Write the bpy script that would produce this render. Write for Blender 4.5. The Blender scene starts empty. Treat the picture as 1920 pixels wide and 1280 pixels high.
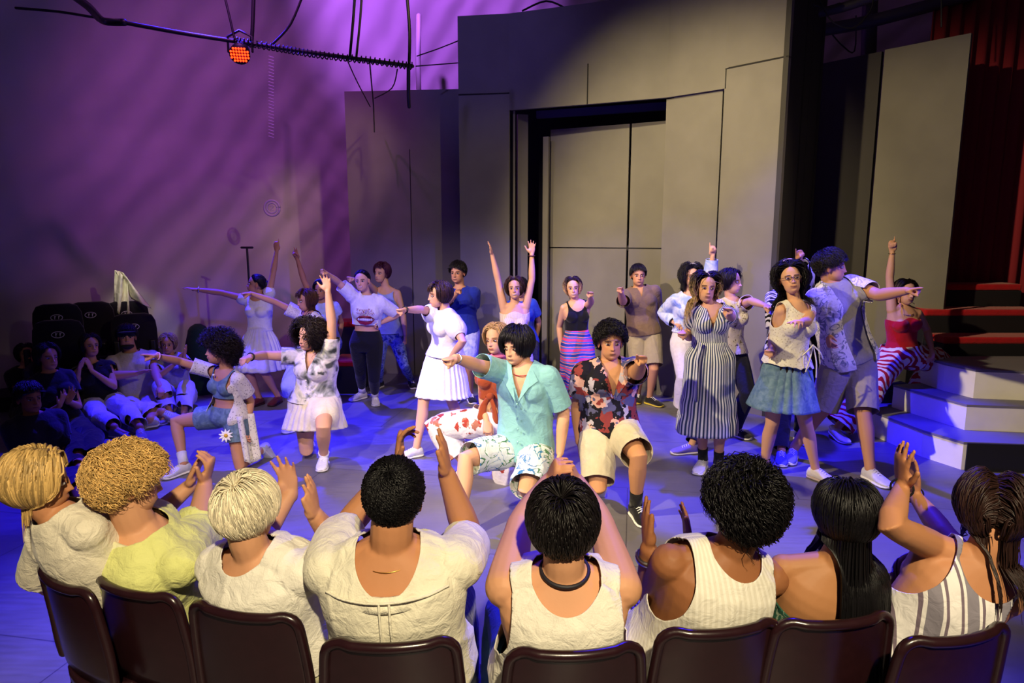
import bpy, bmesh, math, random
import numpy as np
from mathutils import Vector, Matrix

sc = bpy.context.scene
COL = sc.collection
PI = math.pi
# ------------------------------------------------------------------ camera, world, exposure, stage lamps
CAMZ, PITCH, FPX = 1.88, math.radians(9.0), 1250.0
cam = bpy.data.objects.new('camera', bpy.data.cameras.new('camera'))
COL.objects.link(cam)
cam.location = (0, 0, CAMZ)
cam.rotation_euler = (math.radians(90) - PITCH, 0, 0)
cam.data.sensor_width = 36
cam.data.lens = 36 * FPX / 1920
cam.data.clip_start = .05
sc.camera = cam
sc.view_settings.view_transform = 'Standard'
sc.view_settings.look = 'None'
sc.view_settings.gamma = 1
sc.view_settings.use_curve_mapping = False
sc.view_settings.exposure = 0.0
wd = bpy.data.worlds.new('world'); sc.world = wd; wd.use_nodes = True
wd.node_tree.nodes['Background'].inputs[0].default_value = (.034, .022, .036, 1)
wd.node_tree.nodes['Background'].inputs[1].default_value = 1.0

def lin(c):
    return tuple((x / 12.92 if x <= .04045 else ((x + .055) / 1.055) ** 2.4) for x in c)
def hexc(h):
    h = h.lstrip('#')
    return lin(tuple(int(h[i:i + 2], 16) / 255 for i in (0, 2, 4)))

def spot(name, loc, aim, power, color, size=60, blend=.4, radius=.08, gobo=None):
    l = bpy.data.lights.new(name, 'SPOT')
    l.energy = power; l.color = color; l.spot_size = math.radians(size); l.spot_blend = blend
    l.shadow_soft_size = radius
    o = bpy.data.objects.new(name, l); COL.objects.link(o)
    o.location = loc
    o.rotation_euler = (Vector(aim) - Vector(loc)).to_track_quat('-Z', 'Y').to_euler()
    if gobo:                       # a breakup gobo wheel in the lamp
        l.use_nodes = True; nt = l.node_tree; em = nt.nodes['Emission']
        tc = nt.nodes.new('ShaderNodeTexCoord'); mp = nt.nodes.new('ShaderNodeMapping')
        mp.inputs['Scale'].default_value = (gobo[0], gobo[1], gobo[0])
        no = nt.nodes.new('ShaderNodeTexNoise'); no.inputs['Scale'].default_value = 1; no.inputs['Detail'].default_value = 1.5
        cr = nt.nodes.new('ShaderNodeValToRGB')
        cr.color_ramp.elements[0].position = gobo[2]; cr.color_ramp.elements[0].color = (.06, .06, .06, 1)
        cr.color_ramp.elements[1].position = gobo[3]; cr.color_ramp.elements[1].color = (1.5, 1.5, 1.5, 1)
        nt.links.new(tc.outputs['Normal'], mp.inputs[0]); nt.links.new(mp.outputs[0], no.inputs[0])
        nt.links.new(no.outputs['Fac'], cr.inputs[0]); nt.links.new(cr.outputs[0], em.inputs['Color'])
    return o
WARM = (1, .80, .42); BLUE = (.022, .012, 1); PURP = (.45, .12, 1); COOLW = (.72, .58, 1); MAG = (.75, .2, .62)
spot('key_left', (-4.6, 1.4, 5.4), (2.2, 6.2, .8), 3000, WARM, 47, .5)
spot('key_right', (4.4, 1.6, 5.4), (.2, 6.8, 1.0), 560, WARM, 46, .5)
spot('flat_wash', (-1.2, 3.0, 6.2), (1.9, 7.8, 2.1), 1900, (1, .82, .42), 38, .8)
spot('house_spill', (.6, -1.8, 4.6), (0, 1.75, .8), 1700, (1, .84, .54), 44, .5)
spot('blue_left', (-3.6, 8.2, 5.6), (-2.1, 5.7, 0), 5200, BLUE, 46, .35)
spot('blue_right', (1.9, 6.1, 5.8), (1.1, 4.9, 0), 3400, BLUE, 66, .35, gobo=(1.2, 9, .40, .56))
spot('blue_front', (5.0, 2.6, 3.4), (1.4, 5.8, .8), 900, BLUE, 40, .3, gobo=(7, 3, .45, .52))
spot('blue_front_left', (-5.2, 3.2, 4.2), (-1.0, 6.0, .9), 700, BLUE, 40, .3, gobo=(7, 3, .45, .52))
spot('purple_wall', (-1.6, 6.6, 5.8), (-1.4, 10.8, 5.4), 1700, PURP, 60, .8)
spot('purple_wall_left', (-2.4, 5.6, 5.8), (-3.6, 9.8, 2.6), 560, (.58, .13, .76), 70, 1)
spot('tent_warm', (-.2, 5.4, 5.4), (-2.95, 10.2, 2.0), 300, (1, .66, .34), 20, .8)
spot('violet_front', (-2.5, .6, 4.6), (-1.1, 5.8, .6), 950, (.92, .72, .95), 42, .6)
spot('header_blue', (-3.2, 4.6, 5.8), (-.5, 8.6, 4.4), 260, (.30, .22, 1), 34, .9)
spot('flap_fill', (-4.15, 6.7, 2.3), (-4.62, 7.95, 1.35), 60, (1, .95, .72), 20, .6)  # spot added inside the tent to brighten the flap in place of daylight


# ------------------------------------------------------------------ pixel -> place
cp, sp_ = math.cos(PITCH), math.sin(PITCH)
def ray(px, py):
    u = (px - 960) / FPX; v = (py - 640) / FPX
    return np.array([u, cp - v * sp_, -sp_ - v * cp])
O = np.array([0, 0, CAMZ])
def U(px, py, Y):
    r = ray(px, py); return O + r * (Y / r[1])
def G(px, py, z=0.):
    r = ray(px, py); return O + r * ((z - CAMZ) / r[2])
def nrm(a):
    a = np.asarray(a, float); n = np.linalg.norm(a, axis=-1, keepdims=True); return a / np.maximum(n, 1e-9)
def on_ray(P, px, py, L, near=True, tol=1.12):
    """point at distance L from P on the pixel ray (proportions kept)"""
    r = nrm(ray(px, py)); oc = O - P; b = np.dot(r, oc); c = np.dot(oc, oc) - L * L; D = b * b - c
    if D >= 0:
        t = -b - math.sqrt(D) if near else -b + math.sqrt(D)
        return O + r * t
    q = O + r * (-b); d = np.linalg.norm(q - P)
    return q if d < L * tol else P + (q - P) / d * L * tol

# ------------------------------------------------------------------ mesh core
def fanF(*fs): return [f for g in fs for f in g]
class M:
    """growing mesh: vertices, faces, vertex colours"""
    def __init__(s): s.V = []; s.F = []; s.C = []; s.n = 0
    def add(s, V, F, c=(1, 1, 1)):
        V = np.asarray(V, float); s.V.append(V)
        if isinstance(F, np.ndarray): s.F.extend((F + s.n).tolist())
        else: s.F.extend([[i + s.n for i in f] for f in F])
        c = np.asarray(c, float)
        s.C.append(np.tile(c, (len(V), 1)) if c.ndim == 1 else c); s.n += len(V); return s
    def arr(s): return np.vstack(s.V), s.F, np.vstack(s.C)
def mesh_data(name, V, F, C=None, smooth=True):
    me = bpy.data.meshes.new(name)
    V = np.asarray(V, np.float32); me.vertices.add(len(V)); me.vertices.foreach_set('co', V.ravel())
    ls = np.fromiter((len(f) for f in F), np.int32, len(F)); idx = np.fromiter((i for f in F for i in f), np.int32, int(ls.sum()))
    me.loops.add(len(idx)); me.loops.foreach_set('vertex_index', idx)
    me.polygons.add(len(F)); st = np.concatenate(([0], np.cumsum(ls)[:-1])).astype(np.int32)
    me.polygons.foreach_set('loop_start', st); me.polygons.foreach_set('loop_total', ls)
    me.update(calc_edges=True); me.validate()
    me.polygons.foreach_set('use_smooth', np.full(len(me.polygons), smooth)); 
    if C is not None and len(C) == len(me.vertices):
        a = me.color_attributes.new('Col', 'FLOAT_COLOR', 'POINT')
        a.data.foreach_set('color', np.hstack([C, np.ones((len(C), 1))]).astype(np.float32).ravel())
    return me
def obj(name, V, F, mat=None, parent=None, base=(0, 0, 0), C=None, smooth=True, label=None, solid=None, bevel=None):
    me = mesh_data(name, np.asarray(V) - np.asarray(base), F, C, smooth)
    o = bpy.data.objects.new(name, me); COL.objects.link(o)
    if mat: me.materials.append(mat)
    if parent: o.parent = parent
    else: o.location = base
    if label: o['label'] = label
    if solid:
        m = o.modifiers.new('solid', 'SOLIDIFY'); m.thickness = abs(solid); m.offset = 1 if solid > 0 else -1
    if bevel:
        m = o.modifiers.new('bevel', 'BEVEL'); m.width = bevel; m.segments = 2; m.limit_method = 'ANGLE'
    return o
def empty(name, loc, label=None, cat=None, group=None):
    e = bpy.data.objects.new(name, None); COL.objects.link(e); e.location = loc; e.empty_display_size = .1
    return tag(e, label, cat, group)
def tag(o, label=None, cat=None, group=None, kind=None):
    if label: o['label'] = label
    if cat: o['category'] = cat
    if group: o['group'] = group
    if kind: o['kind'] = kind
    return o
def struct(o): o['kind'] = 'structure'; return o

def loft(rings, caps=True):
    """rings: list of (n,3) arrays"""
    n = len(rings[0]); V = np.vstack(rings); F = []
    for k in range(len(rings) - 1):
        a = k * n; b = a + n
        for i in range(n):
            j = (i + 1) % n; F.append([a + i, a + j, b + j, b + i])
    if caps:
        V = np.vstack([V, rings[0].mean(0), rings[-1].mean(0)]); c0 = len(V) - 2; b = (len(rings) - 1) * n
        for i in range(n):
            j = (i + 1) % n; F.append([c0, j, i]); F.append([c0 + 1, b + i, b + j])
    return V, F
def frames(P, hint=None):
    P = np.asarray(P, float); T = np.gradient(P, axis=0); T = nrm(T)
    A = np.zeros_like(P); h = np.array(hint if hint is not None else (0, 0, 1.)) 
    if abs(np.dot(h, T[0])) > .95: h = np.array([0, 1., 0]) if abs(T[0][1]) < .9 else np.array([1., 0, 0])
    for i in range(len(P)):
        h = h - np.dot(h, T[i]) * T[i]; h = nrm(h); A[i] = h
    return T, A, np.cross(T, A)
def tube(P, R, n=14, hint=None, ry=None, ends=True, twist=0):
    P = np.asarray(P, float); R = np.broadcast_to(np.asarray(R, float), (len(P),)).copy()
    RY = R * 1.0 if ry is None else np.broadcast_to(np.asarray(ry, float), (len(P),)).copy()
    T, A, B = frames(P, hint)
    if ends:      # rounded ends
        e0 = [(P[0] - T[0] * R[0] * k, R[0] * w, RY[0] * w, 0) for k, w in ((.95, .3), (.7, .71), (.35, .94))]
        e1 = [(P[-1] + T[-1] * R[-1] * k, R[-1] * w, RY[-1] * w, -1) for k, w in ((.35, .94), (.7, .71), (.95, .3))]
        P = np.vstack([[e[0] for e in e0], P, [e[0] for e in e1]])
        R = np.concatenate([[e[1] for e in e0], R, [e[1] for e in e1]]); RY = np.concatenate([[e[2] for e in e0], RY, [e[2] for e in e1]])
        A = np.vstack([[A[0]] * 3, A, [A[-1]] * 3]); B = np.vstack([[B[0]] * 3, B, [B[-1]] * 3])
    th = np.arange(n) * 2 * PI / n + twist
    return loft([P[i] + np.outer(np.cos(th) * R[i], A[i]) + np.outer(np.sin(th) * RY[i], B[i]) for i in range(len(P))])
def seg(P, k):
    """resample polyline with k points between vertices, softly rounded"""
    P = np.asarray(P, float); out = []
    for i in range(len(P) - 1):
        p0 = P[max(i - 1, 0)]; p1 = P[i]; p2 = P[i + 1]; p3 = P[min(i + 2, len(P) - 1)]
        for t in np.linspace(0, 1, k, endpoint=False):
            out.append(.5 * ((2 * p1) + (-p0 + p2) * t + (2 * p0 - 5 * p1 + 4 * p2 - p3) * t * t + (-p0 + 3 * p1 - 3 * p2 + p3) * t ** 3))
    out.append(P[-1]); return np.array(out)
def ball(c, r, nu=14, nv=9, fr=None):
    r = np.broadcast_to(np.asarray(r, float), (3,)); th = np.arange(nu) * 2 * PI / nu
    rings = [np.stack([np.cos(th) * math.sin(a), np.sin(th) * math.sin(a), np.full(nu, math.cos(a))], 1) for a in np.linspace(.12, PI - .12, nv)]
    V, F = loft(rings); V = V * r
    if fr is not None: V = V @ np.asarray(fr).T
    return V + c, F
def box(x0, x1, y0, y1, z0, z1):
    V = [(x, y, z) for z in (z0, z1) for y in (y0, y1) for x in (x0, x1)]
    return np.array(V, float), [[0, 2, 3, 1], [4, 5, 7, 6], [0, 1, 5, 4], [2, 6, 7, 3], [0, 4, 6, 2], [1, 3, 7, 5]]
def prism(P, z0, z1):
    """plan polygon P (counter clockwise), z tops may be a list"""
    n = len(P); z1 = np.broadcast_to(z1, (n,)); z0 = np.broadcast_to(z0, (n,))
    V = [(p[0], p[1], z) for p, z in zip(P, z0)] + [(p[0], p[1], z) for p, z in zip(P, z1)]
    F = [list(range(n))[::-1], list(range(n, 2 * n))] + [[i, (i + 1) % n, n + (i + 1) % n, n + i] for i in range(n)]
    return np.array(V, float), F

def remesh(V, F, voxel, smooth=4, fac=.5):
    me = mesh_data('tmp', V, F); o = bpy.data.objects.new('tmp', me); COL.objects.link(o)
    m = o.modifiers.new('r', 'REMESH'); m.mode = 'VOXEL'; m.voxel_size = voxel
    if smooth:
        s = o.modifiers.new('s', 'SMOOTH'); s.factor = fac; s.iterations = smooth
    dg = bpy.context.evaluated_depsgraph_get(); ev = o.evaluated_get(dg); em = ev.to_mesh()
    nv = len(em.vertices); W = np.empty(nv * 3, np.float32); em.vertices.foreach_get('co', W)
    nl = len(em.loops); idx = np.empty(nl, np.int32); em.loops.foreach_get('vertex_index', idx)
    npol = len(em.polygons); st = np.empty(npol, np.int32); tt = np.empty(npol, np.int32)
    em.polygons.foreach_get('loop_start', st); em.polygons.foreach_get('loop_total', tt)
    N = np.empty(nv * 3, np.float32); em.vertex_normals.foreach_get('vector', N)
    if np.all(tt == 4): Fo = idx.reshape(-1, 4).tolist()
    else: Fo = [idx[a:a + b].tolist() for a, b in zip(st, tt)]
    ev.to_mesh_clear(); bpy.data.objects.remove(o); bpy.data.meshes.remove(me)
    return W.reshape(-1, 3).astype(float), Fo, N.reshape(-1, 3).astype(float)
def clip(V, F, f):
    """keep the part where f > 0, cut cleanly along f = 0"""
    f = np.where(np.abs(f) < 1e-6, 1e-6, f); pos = f > 0; Fo = []; V = list(V); cache = {}
    def mid(a, b):
        k = (a, b) if a < b else (b, a)
        if k not in cache:
            t = f[a] / (f[a] - f[b]); cache[k] = len(V); V.append(np.asarray(V[a]) * (1 - t) + np.asarray(V[b]) * t)
        return cache[k]
    for q in F:
        s = [pos[i] for i in q]
        if all(s): Fo.append(q); continue
        if not any(s): continue
        out = []
        for i in range(len(q)):
            a, b = q[i], q[(i + 1) % len(q)]
            if pos[a]: out.append(a)
            if pos[a] != pos[b]: out.append(mid(a, b))
        if len(out) >= 3: Fo.append(out)
    V = np.array(V); used = np.zeros(len(V), bool)
    for q in Fo:
        for i in q: used[i] = True
    mp = np.cumsum(used) - 1
    return V[used], [[int(mp[i]) for i in q] for q in Fo]
def waves(V, seed, freq=8, oct_=3):
    r = np.random.RandomState(seed); out = np.zeros(len(V)); amp = 1; tot = 0
    for o in range(oct_):
        for k in range(4):
            d = nrm(r.normal(size=3)) * freq * (1.7 ** o); w = r.normal(size=3); w = nrm(w) * freq * .6
            out += amp * np.sin(V @ d + 1.6 * np.sin(V @ w + r.rand() * 6) + r.rand() * 6)
        tot += amp * 2; amp *= .55
    return out / tot

# ------------------------------------------------------------------ materials
MATS = {}
def nmat(key, build):
    if key in MATS: return MATS[key]
    m = bpy.data.materials.new(key); m.use_nodes = True; nt = m.node_tree; b = nt.nodes['Principled BSDF']
    build(nt, b, lambda t: nt.nodes.new('ShaderNode' + t), nt.links.new); MATS[key] = m; return m
def bump(nt, N, L, b, src, strength=.3, dist=.01):
    bp = N('Bump'); bp.inputs['Strength'].default_value = strength; bp.inputs['Distance'].default_value = dist
    L(src, bp.inputs['Height']); L(bp.outputs[0], b.inputs['Normal'])
def coords(N, L, scale=(1, 1, 1), rot=(0, 0, 0)):
    tc = N('TexCoord'); mp = N('Mapping'); mp.inputs['Scale'].default_value = scale; mp.inputs['Rotation'].default_value = rot
    L(tc.outputs['Object'], mp.inputs[0]); return mp.outputs[0]
def ramp(N, L, src, stops, mode='LINEAR'):
    cr = N('ValToRGB'); cr.color_ramp.interpolation = mode; e = cr.color_ramp.elements
    while len(e) < len(stops): e.new(.5)
    for k, (p, c) in zip(e, stops): k.position = p; k.color = (*c, 1)
    L(src, cr.inputs[0]); return cr.outputs[0]
def skin_mat():
    def B(nt, b, N, L):
        a = N('VertexColor'); a.layer_name = 'Col'; L(a.outputs[0], b.inputs['Base Color'])
        b.inputs['Roughness'].default_value = .58; b.inputs['Specular IOR Level'].default_value = .28
        b.inputs['Subsurface Weight'].default_value = .0
        no = N('TexNoise'); no.inputs['Scale'].default_value = 60; L(coords(N, L), no.inputs[0]); bump(nt, N, L, b, no.outputs[0], .12, .004)
    return nmat('skin', B)
def hair_mat():
    def B(nt, b, N, L):
        a = N('VertexColor'); a.layer_name = 'Col'; L(a.outputs[0], b.inputs['Base Color'])
        b.inputs['Roughness'].default_value = .45; b.inputs['Specular IOR Level'].default_value = .28
    return nmat('hair', B)
def cloth(h, rough=.85, weave=260, wr=.35, sheen=.15):
    def B(nt, b, N, L):
        c = coords(N, L); n1 = N('TexNoise'); n1.inputs['Scale'].default_value = 14; n1.inputs['Detail'].default_value = 4; L(c, n1.inputs[0])
        base = tuple(x * .84 for x in hexc(h)); o = ramp(N, L, n1.outputs[0], [(.3, tuple(x * .9 for x in base)), (.7, tuple(min(1, x * 1.05) for x in base))])
        L(o, b.inputs['Base Color']); b.inputs['Roughness'].default_value = rough; b.inputs['Sheen Weight'].default_value = sheen
        b.inputs['Specular IOR Level'].default_value = .2
        n2 = N('TexNoise'); n2.inputs['Scale'].default_value = weave; L(c, n2.inputs[0])
        n3 = N('TexNoise'); n3.inputs['Scale'].default_value = 18; n3.inputs['Distortion'].default_value = 1.2; n3.inputs['Detail'].default_value = 3; L(c, n3.inputs[0])
        mx = N('Math'); mx.operation = 'MULTIPLY_ADD'; mx.inputs[1].default_value = .12; L(n2.outputs[0], mx.inputs[0]); L(n3.outputs[0], mx.inputs[2])
        bump(nt, N, L, b, mx.outputs[0], wr, .02)
    return nmat('cloth_%s_%g_%g' % (h, weave, wr), B)
def pattern(kind, *cols, scale=12., rough=.85):
    """stripes, around, blobs, tie dye, flowers, checks on cloth"""
    def B(nt, b, N, L):
        cs = [tuple(x * .84 for x in hexc(c)) for c in cols]; b.inputs['Roughness'].default_value = rough; b.inputs['Specular IOR Level'].default_value = .2
        c = coords(N, L)
        if kind == 'ribs':            # vertical stripes running round the body
            sx = N('SeparateXYZ'); L(c, sx.inputs[0]); at = N('Math'); at.operation = 'ARCTAN2'; L(sx.outputs[0], at.inputs[0]); L(sx.outputs[1], at.inputs[1])
            mu = N('Math'); mu.operation = 'MULTIPLY'; mu.inputs[1].default_value = scale; L(at.outputs[0], mu.inputs[0])
            si = N('Math'); si.operation = 'SINE'; L(mu.outputs[0], si.inputs[0])
            ad = N('Math'); ad.operation = 'MULTIPLY_ADD'; ad.inputs[1].default_value = .5; ad.inputs[2].default_value = .5; L(si.outputs[0], ad.inputs[0])
            o = ramp(N, L, ad.outputs[0], [(.4, cs[0]), (.55, cs[1])])
        elif kind == 'stripes' or kind == 'hstripes':
            w = N('TexWave'); w.inputs['Scale'].default_value = scale; w.bands_direction = 'X' if kind == 'stripes' else 'Z'; w.inputs['Distortion'].default_value = 1.5 if kind == 'stripes' else 2.5
            w.inputs['Detail'].default_value = 1; L(c, w.inputs[0])
            k = len(cs); o = ramp(N, L, w.outputs[1], [(i / k, x) for i, x in enumerate(cs)], 'CONSTANT')
        elif kind == 'zebra':
            w = N('TexWave'); w.inputs['Scale'].default_value = scale; w.inputs['Distortion'].default_value = 9; w.inputs['Detail'].default_value = 1.5; w.inputs['Detail Scale'].default_value = 1.1
            w.bands_direction = 'DIAGONAL'; L(c, w.inputs[0]); o = ramp(N, L, w.outputs[1], [(.42, cs[0]), (.5, cs[1])])
        elif kind == 'blobs':         # camouflage of several colours
            vo = N('TexVoronoi'); vo.inputs['Scale'].default_value = scale; no = N('TexNoise'); no.inputs['Scale'].default_value = scale * 1.2
            mx = N('MixRGB'); mx.inputs[0].default_value = .12; L(c, mx.inputs[1]); L(c, no.inputs[0]); L(no.outputs[1], mx.inputs[2]); L(mx.outputs[0], vo.inputs[0])
            k = len(cs); sxyz = N('SeparateXYZ'); L(vo.outputs['Color'], sxyz.inputs[0])
            o = ramp(N, L, sxyz.outputs[0], [(i / k, x) for i, x in enumerate(cs)], 'CONSTANT')
        elif kind == 'dye':
            no = N('TexNoise'); no.inputs['Scale'].default_value = scale; no.inputs['Detail'].default_value = 3; no.inputs['Distortion'].default_value = .6; L(c, no.inputs[0])
            k = len(cs); o = ramp(N, L, no.outputs[0], [(.38 + .3 * i / max(1, k - 1), x) for i, x in enumerate(cs)])
        elif kind == 'flowers':       # sparse motifs on a ground colour
            vo = N('TexVoronoi'); vo.inputs['Scale'].default_value = scale; no = N('TexNoise'); no.inputs['Scale'].default_value = scale * 2.2; no.inputs['Detail'].default_value = 2
            L(c, no.inputs[0]); mx = N('MixRGB'); mx.inputs[0].default_value = .09; L(c, mx.inputs[1]); L(no.outputs[1], mx.inputs[2]); L(mx.outputs[0], vo.inputs[0])
            o1 = ramp(N, L, vo.outputs['Distance'], [(.0, (1, 1, 1)), (.30, (1, 1, 1)), (.34, (0, 0, 0))])
            n2 = N('TexNoise'); n2.inputs['Scale'].default_value = scale * 1.1; L(c, n2.inputs[0])
            oc = ramp(N, L, n2.outputs[0], [(0, cs[1]), (.5, cs[-1])], 'CONSTANT'); m2 = N('MixRGB'); L(o1, m2.inputs[0]); m2.inputs[1].default_value = (*cs[0], 1); L(oc, m2.inputs[2]); o = m2.outputs[0]
        elif kind == 'lines':         # thin sprigs on a ground colour
            no = N('TexNoise'); no.inputs['Scale'].default_value = scale; no.inputs['Detail'].default_value = 2.5; no.inputs['Distortion'].default_value = 2; L(c, no.inputs[0])
            n2 = N('TexNoise'); n2.inputs['Scale'].default_value = scale * .7; L(c, n2.inputs[0])
            o1 = ramp(N, L, no.outputs[0], [(.455, (0, 0, 0)), (.475, (1, 1, 1)), (.505, (1, 1, 1)), (.525, (0, 0, 0))])
            oc = ramp(N, L, n2.outputs[0], [(0, cs[1]), (.5, cs[-1])], 'CONSTANT'); m2 = N('MixRGB'); L(o1, m2.inputs[0]); m2.inputs[1].default_value = (*cs[0], 1); L(oc, m2.inputs[2]); o = m2.outputs[0]
        elif kind == 'eyelet':
            vo = N('TexVoronoi'); vo.inputs['Scale'].default_value = scale; L(c, vo.inputs[0])
            o = ramp(N, L, vo.outputs['Distance'], [(.2, cs[1]), (.34, cs[0])])
        L(o, b.inputs['Base Color'])
        n3 = N('TexNoise'); n3.inputs['Scale'].default_value = 22; n3.inputs['Detail'].default_value = 3; n3.inputs['Distortion'].default_value = 1; L(c, n3.inputs[0]); bump(nt, N, L, b, n3.outputs[0], .3, .02)
    return nmat('%s_%s_%g' % (kind, '_'.join(cols), scale), B)
def solid(key, col, rough=.5, metal=0, emit=0, spec=.5, noise=0):
    def B(nt, b, N, L):
        c = hexc(col); b.inputs['Base Color'].default_value = (*c, 1); b.inputs['Roughness'].default_value = rough; b.inputs['Metallic'].default_value = metal
        b.inputs['Specular IOR Level'].default_value = spec
        if emit: b.inputs['Emission Color'].default_value = (*c, 1); b.inputs['Emission Strength'].default_value = emit
        n3 = N('TexNoise'); n3.inputs['Scale'].default_value = 40; n3.inputs['Detail'].default_value = 4; L(coords(N, L), n3.inputs[0])
        if noise:
            L(ramp(N, L, n3.outputs[0], [(.3, tuple(x * (1 - noise) for x in c)), (.7, tuple(x * (1 + noise) for x in c))]), b.inputs['Base Color'])
        bump(nt, N, L, b, n3.outputs[0], .06, .004)
    return nmat(key, B)
# ------------------------------------------------------------------ people
def look(yaw, pitch=0, roll=0):
    """frame (left, back, up) of something facing yaw (0 = towards the camera, + = towards picture right)"""
    a = math.radians(yaw); f = np.array([math.sin(a), -math.cos(a), 0.]); z = np.array([0, 0, 1.]); l = np.cross(z, f)
    p = math.radians(pitch); f, z = f * math.cos(p) + z * math.sin(p), z * math.cos(p) - f * math.sin(p)
    r = math.radians(roll); l, z = l * math.cos(r) + z * math.sin(r), z * math.cos(r) - l * math.sin(r)
    return np.stack([l, -f, z], 1)          # columns

_HG = {}
def head_grid():
    if 'g' in _HG: return _HG['g']
    nz, nl = 84, 96
    th = np.linspace(.04, PI - .04, nz); a = (np.arange(nl) / nl) * 2 * PI - PI; lon = a - .55 * np.sin(a) * 1.0
    d = np.array([[math.sin(t) * math.sin(l), -math.sin(t) * math.cos(l), math.cos(t)] for t in th for l in lon])
    F = [[k * nl + i, (k + 1) * nl + i, (k + 1) * nl + (i + 1) % nl, k * nl + (i + 1) % nl] for k in range(nz - 1) for i in range(nl)]
    n = len(d); d = np.vstack([d, [0, 0, 1], [0, 0, -1]])
    F += [[n, i, (i + 1) % nl] for i in range(nl)] + [[n + 1, (nz - 1) * nl + (i + 1) % nl, (nz - 1) * nl + i] for i in range(nl)]
    _HG['g'] = (d, F); return d, F
def ell(d, o, c, r):
    p = (o - c) / r; q = d / r; A = (q * q).sum(1); B = (q * p).sum(1); Cc = (p * p).sum() - 1
    return (-B + np.sqrt(np.maximum(B * B - A * Cc, 0))) / A
HC, HR = np.array([0, .012, .028]), np.array([.076, .096, .088])
def head_mesh(skin, haircol, sex='f', smile=0., lip=None, browthick=1., hairline=True, mouth=0., fat=1.):
    d, F = head_grid(); o = np.array([0, -.005, -.01])
    m = sex == 'm'
    r1 = ell(d, o, HC, HR); r2 = ell(d, o, np.array([0, -.03, -.055]), np.array([(.057 if m else .053) * fat, .058, .061 if m else .058]))
    k = 60.; r = np.log(np.exp(r1 * k) + np.exp(r2 * k)) / k - .003
    V = o + d * r[:, None]; x, y, z = V.T; ax = np.abs(x); fr = np.clip(-y / .05, 0, 1) * (d[:, 1] < .1)
    g = lambda u, c, w: np.exp(-((u - c) / w) ** 2)
    up = np.clip((.018 - z) / .048, 0, 1) * np.clip((z + .045) / .009, 0, 1)
    dy = .021 * g(x, 0, .0085) * up + .009 * g(ax, .011, .006) * g(z, -.033, .008) + .006 * g(x, 0, .012) * g(z, .004, .02)
    dy += -.011 * g(ax, .031, .016) * g(z, .001, .012) + (.0055 if m else .0035) * g(ax, .028, .02) * g(z, .021, .007)
    zm = z + .062 - smile * 16 * x * x * np.ones_like(z)
    dy += .006 * g(x, 0, .021) * g(zm, .0, .009) - .005 * g(x, 0, .02) * g(z, -.079, .006) + .007 * g(x, 0, .02) * g(z, -.1, .013)
    dy += .004 * g(ax, .046, .016) * g(z, -.02 + .006 * smile, .018)
    V = V.copy(); V[:, 1] -= dy * fr
    V[:, 0] += np.sign(x) * .004 * g(ax, .07, .02) * g(z, -.07, .02) * (1 if m else 0)
    sk = np.array(skin); C = np.tile(sk, (len(V), 1))
    def mixc(c, w): C[:] = C * (1 - w[:, None]) + np.array(c) * w[:, None]
    F1 = fr > .2
    mixc(sk * np.array([1.08, .72, .68]), .35 * g(ax, .042, .02) * g(z, -.028, .018) * fr)              # cheeks
    mixc(sk * np.array([1.02, .8, .78]), .3 * g(x, 0, .012) * g(z, -.03, .01) * fr)
    lw = .024 + .005 * smile
    lipw = np.clip(1.6 * g(zm, 0, .0086 if not m else .0066) - .55, 0, 1) * (ax < lw) * np.clip((lw - ax) / .006, 0, 1) * F1
    mixc(lip if lip is not None else sk * np.array([.82, .48, .46]), lipw * (.9 if lip is not None else .75))
    if smile > .6 or mouth > 0:
        tw = np.clip(2 * g(zm, -.0005, .0034 + mouth * .002) - .6, 0, 1) * (ax < lw - .006) * F1
        mixc((.75, .72, .66) if smile > .6 else sk * .3, tw)
    else: mixc(sk * .25, np.clip(1.5 * g(zm, 0, .0016) - .3, 0, 1) * (ax < lw - .002) * F1 * .8)
    bz = .0185 - 2.5 * (ax - .03) ** 2 * 3
    mixc(np.array(haircol) * .6, np.clip(1.7 * g(z, bz + .002, .0050 * browthick) - .45, 0, 1) * (ax > .012) * (ax < .05) * F1 * .85)
    mixc(sk * .2, .85 * g(ax, .031, .017) * np.clip(1.6 * g(z, .0078 - 12 * (ax - .031) ** 2, .0030) - .4, 0, 1) * F1)             # upper lid line
    mixc(sk * .7, .25 * g(ax, .031, .017) * g(z, .004, .010) * F1)
    mixc(sk * .35, .7 * g(ax, .008, .004) * g(z, -.0405, .003) * F1)                                     # nostrils
    if hairline:
        az = np.abs(np.arctan2(d[:, 0], -d[:, 1])); zl = hairz(az); dz = (V - HC) / HR; dz = nrm(dz)[:, 2]
        mixc(np.array(haircol) * .8, np.clip((dz - zl) / .08, 0, 1))
    mm = M(); mm.add(V, F, C)
    for s in (-1, 1):
        e = np.array([s * .031, -.0715, .0005]); ev, ef = ball(e, (.0135, .0128, .0080), 18, 14)
        q = nrm(ev - e); ir = q @ nrm(np.array([0, -1, 0.])); ec = np.tile((.50, .46, .44), (len(ev), 1)); ec[ir > .77] = (.03, .016, .01); ec[(q[:, 2] > .38)] = np.array(skin) * .45; ec[(q[:, 2] < -.7)] = np.array(skin) * .8; mm.add(ev, ef, ec)
        fr_ = look(s * 72, 0, 0); ev, ef = ball(np.array([s * .0765, .012, -.006]), (.0165, .006, .031), 10, 9, fr_ @ np.diag([1, 1, 1]))
        mm.add(ev, ef, sk * np.array([1.02, .85, .82]))
    return mm.arr()
def hairz(az):
    return np.interp(az, [0, .55, .95, 1.25, 1.5, 1.75, 2.1, 2.6, PI], [.66, .6, .38, .12, -.12, .02, -.5, -.72, -.78])

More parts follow.
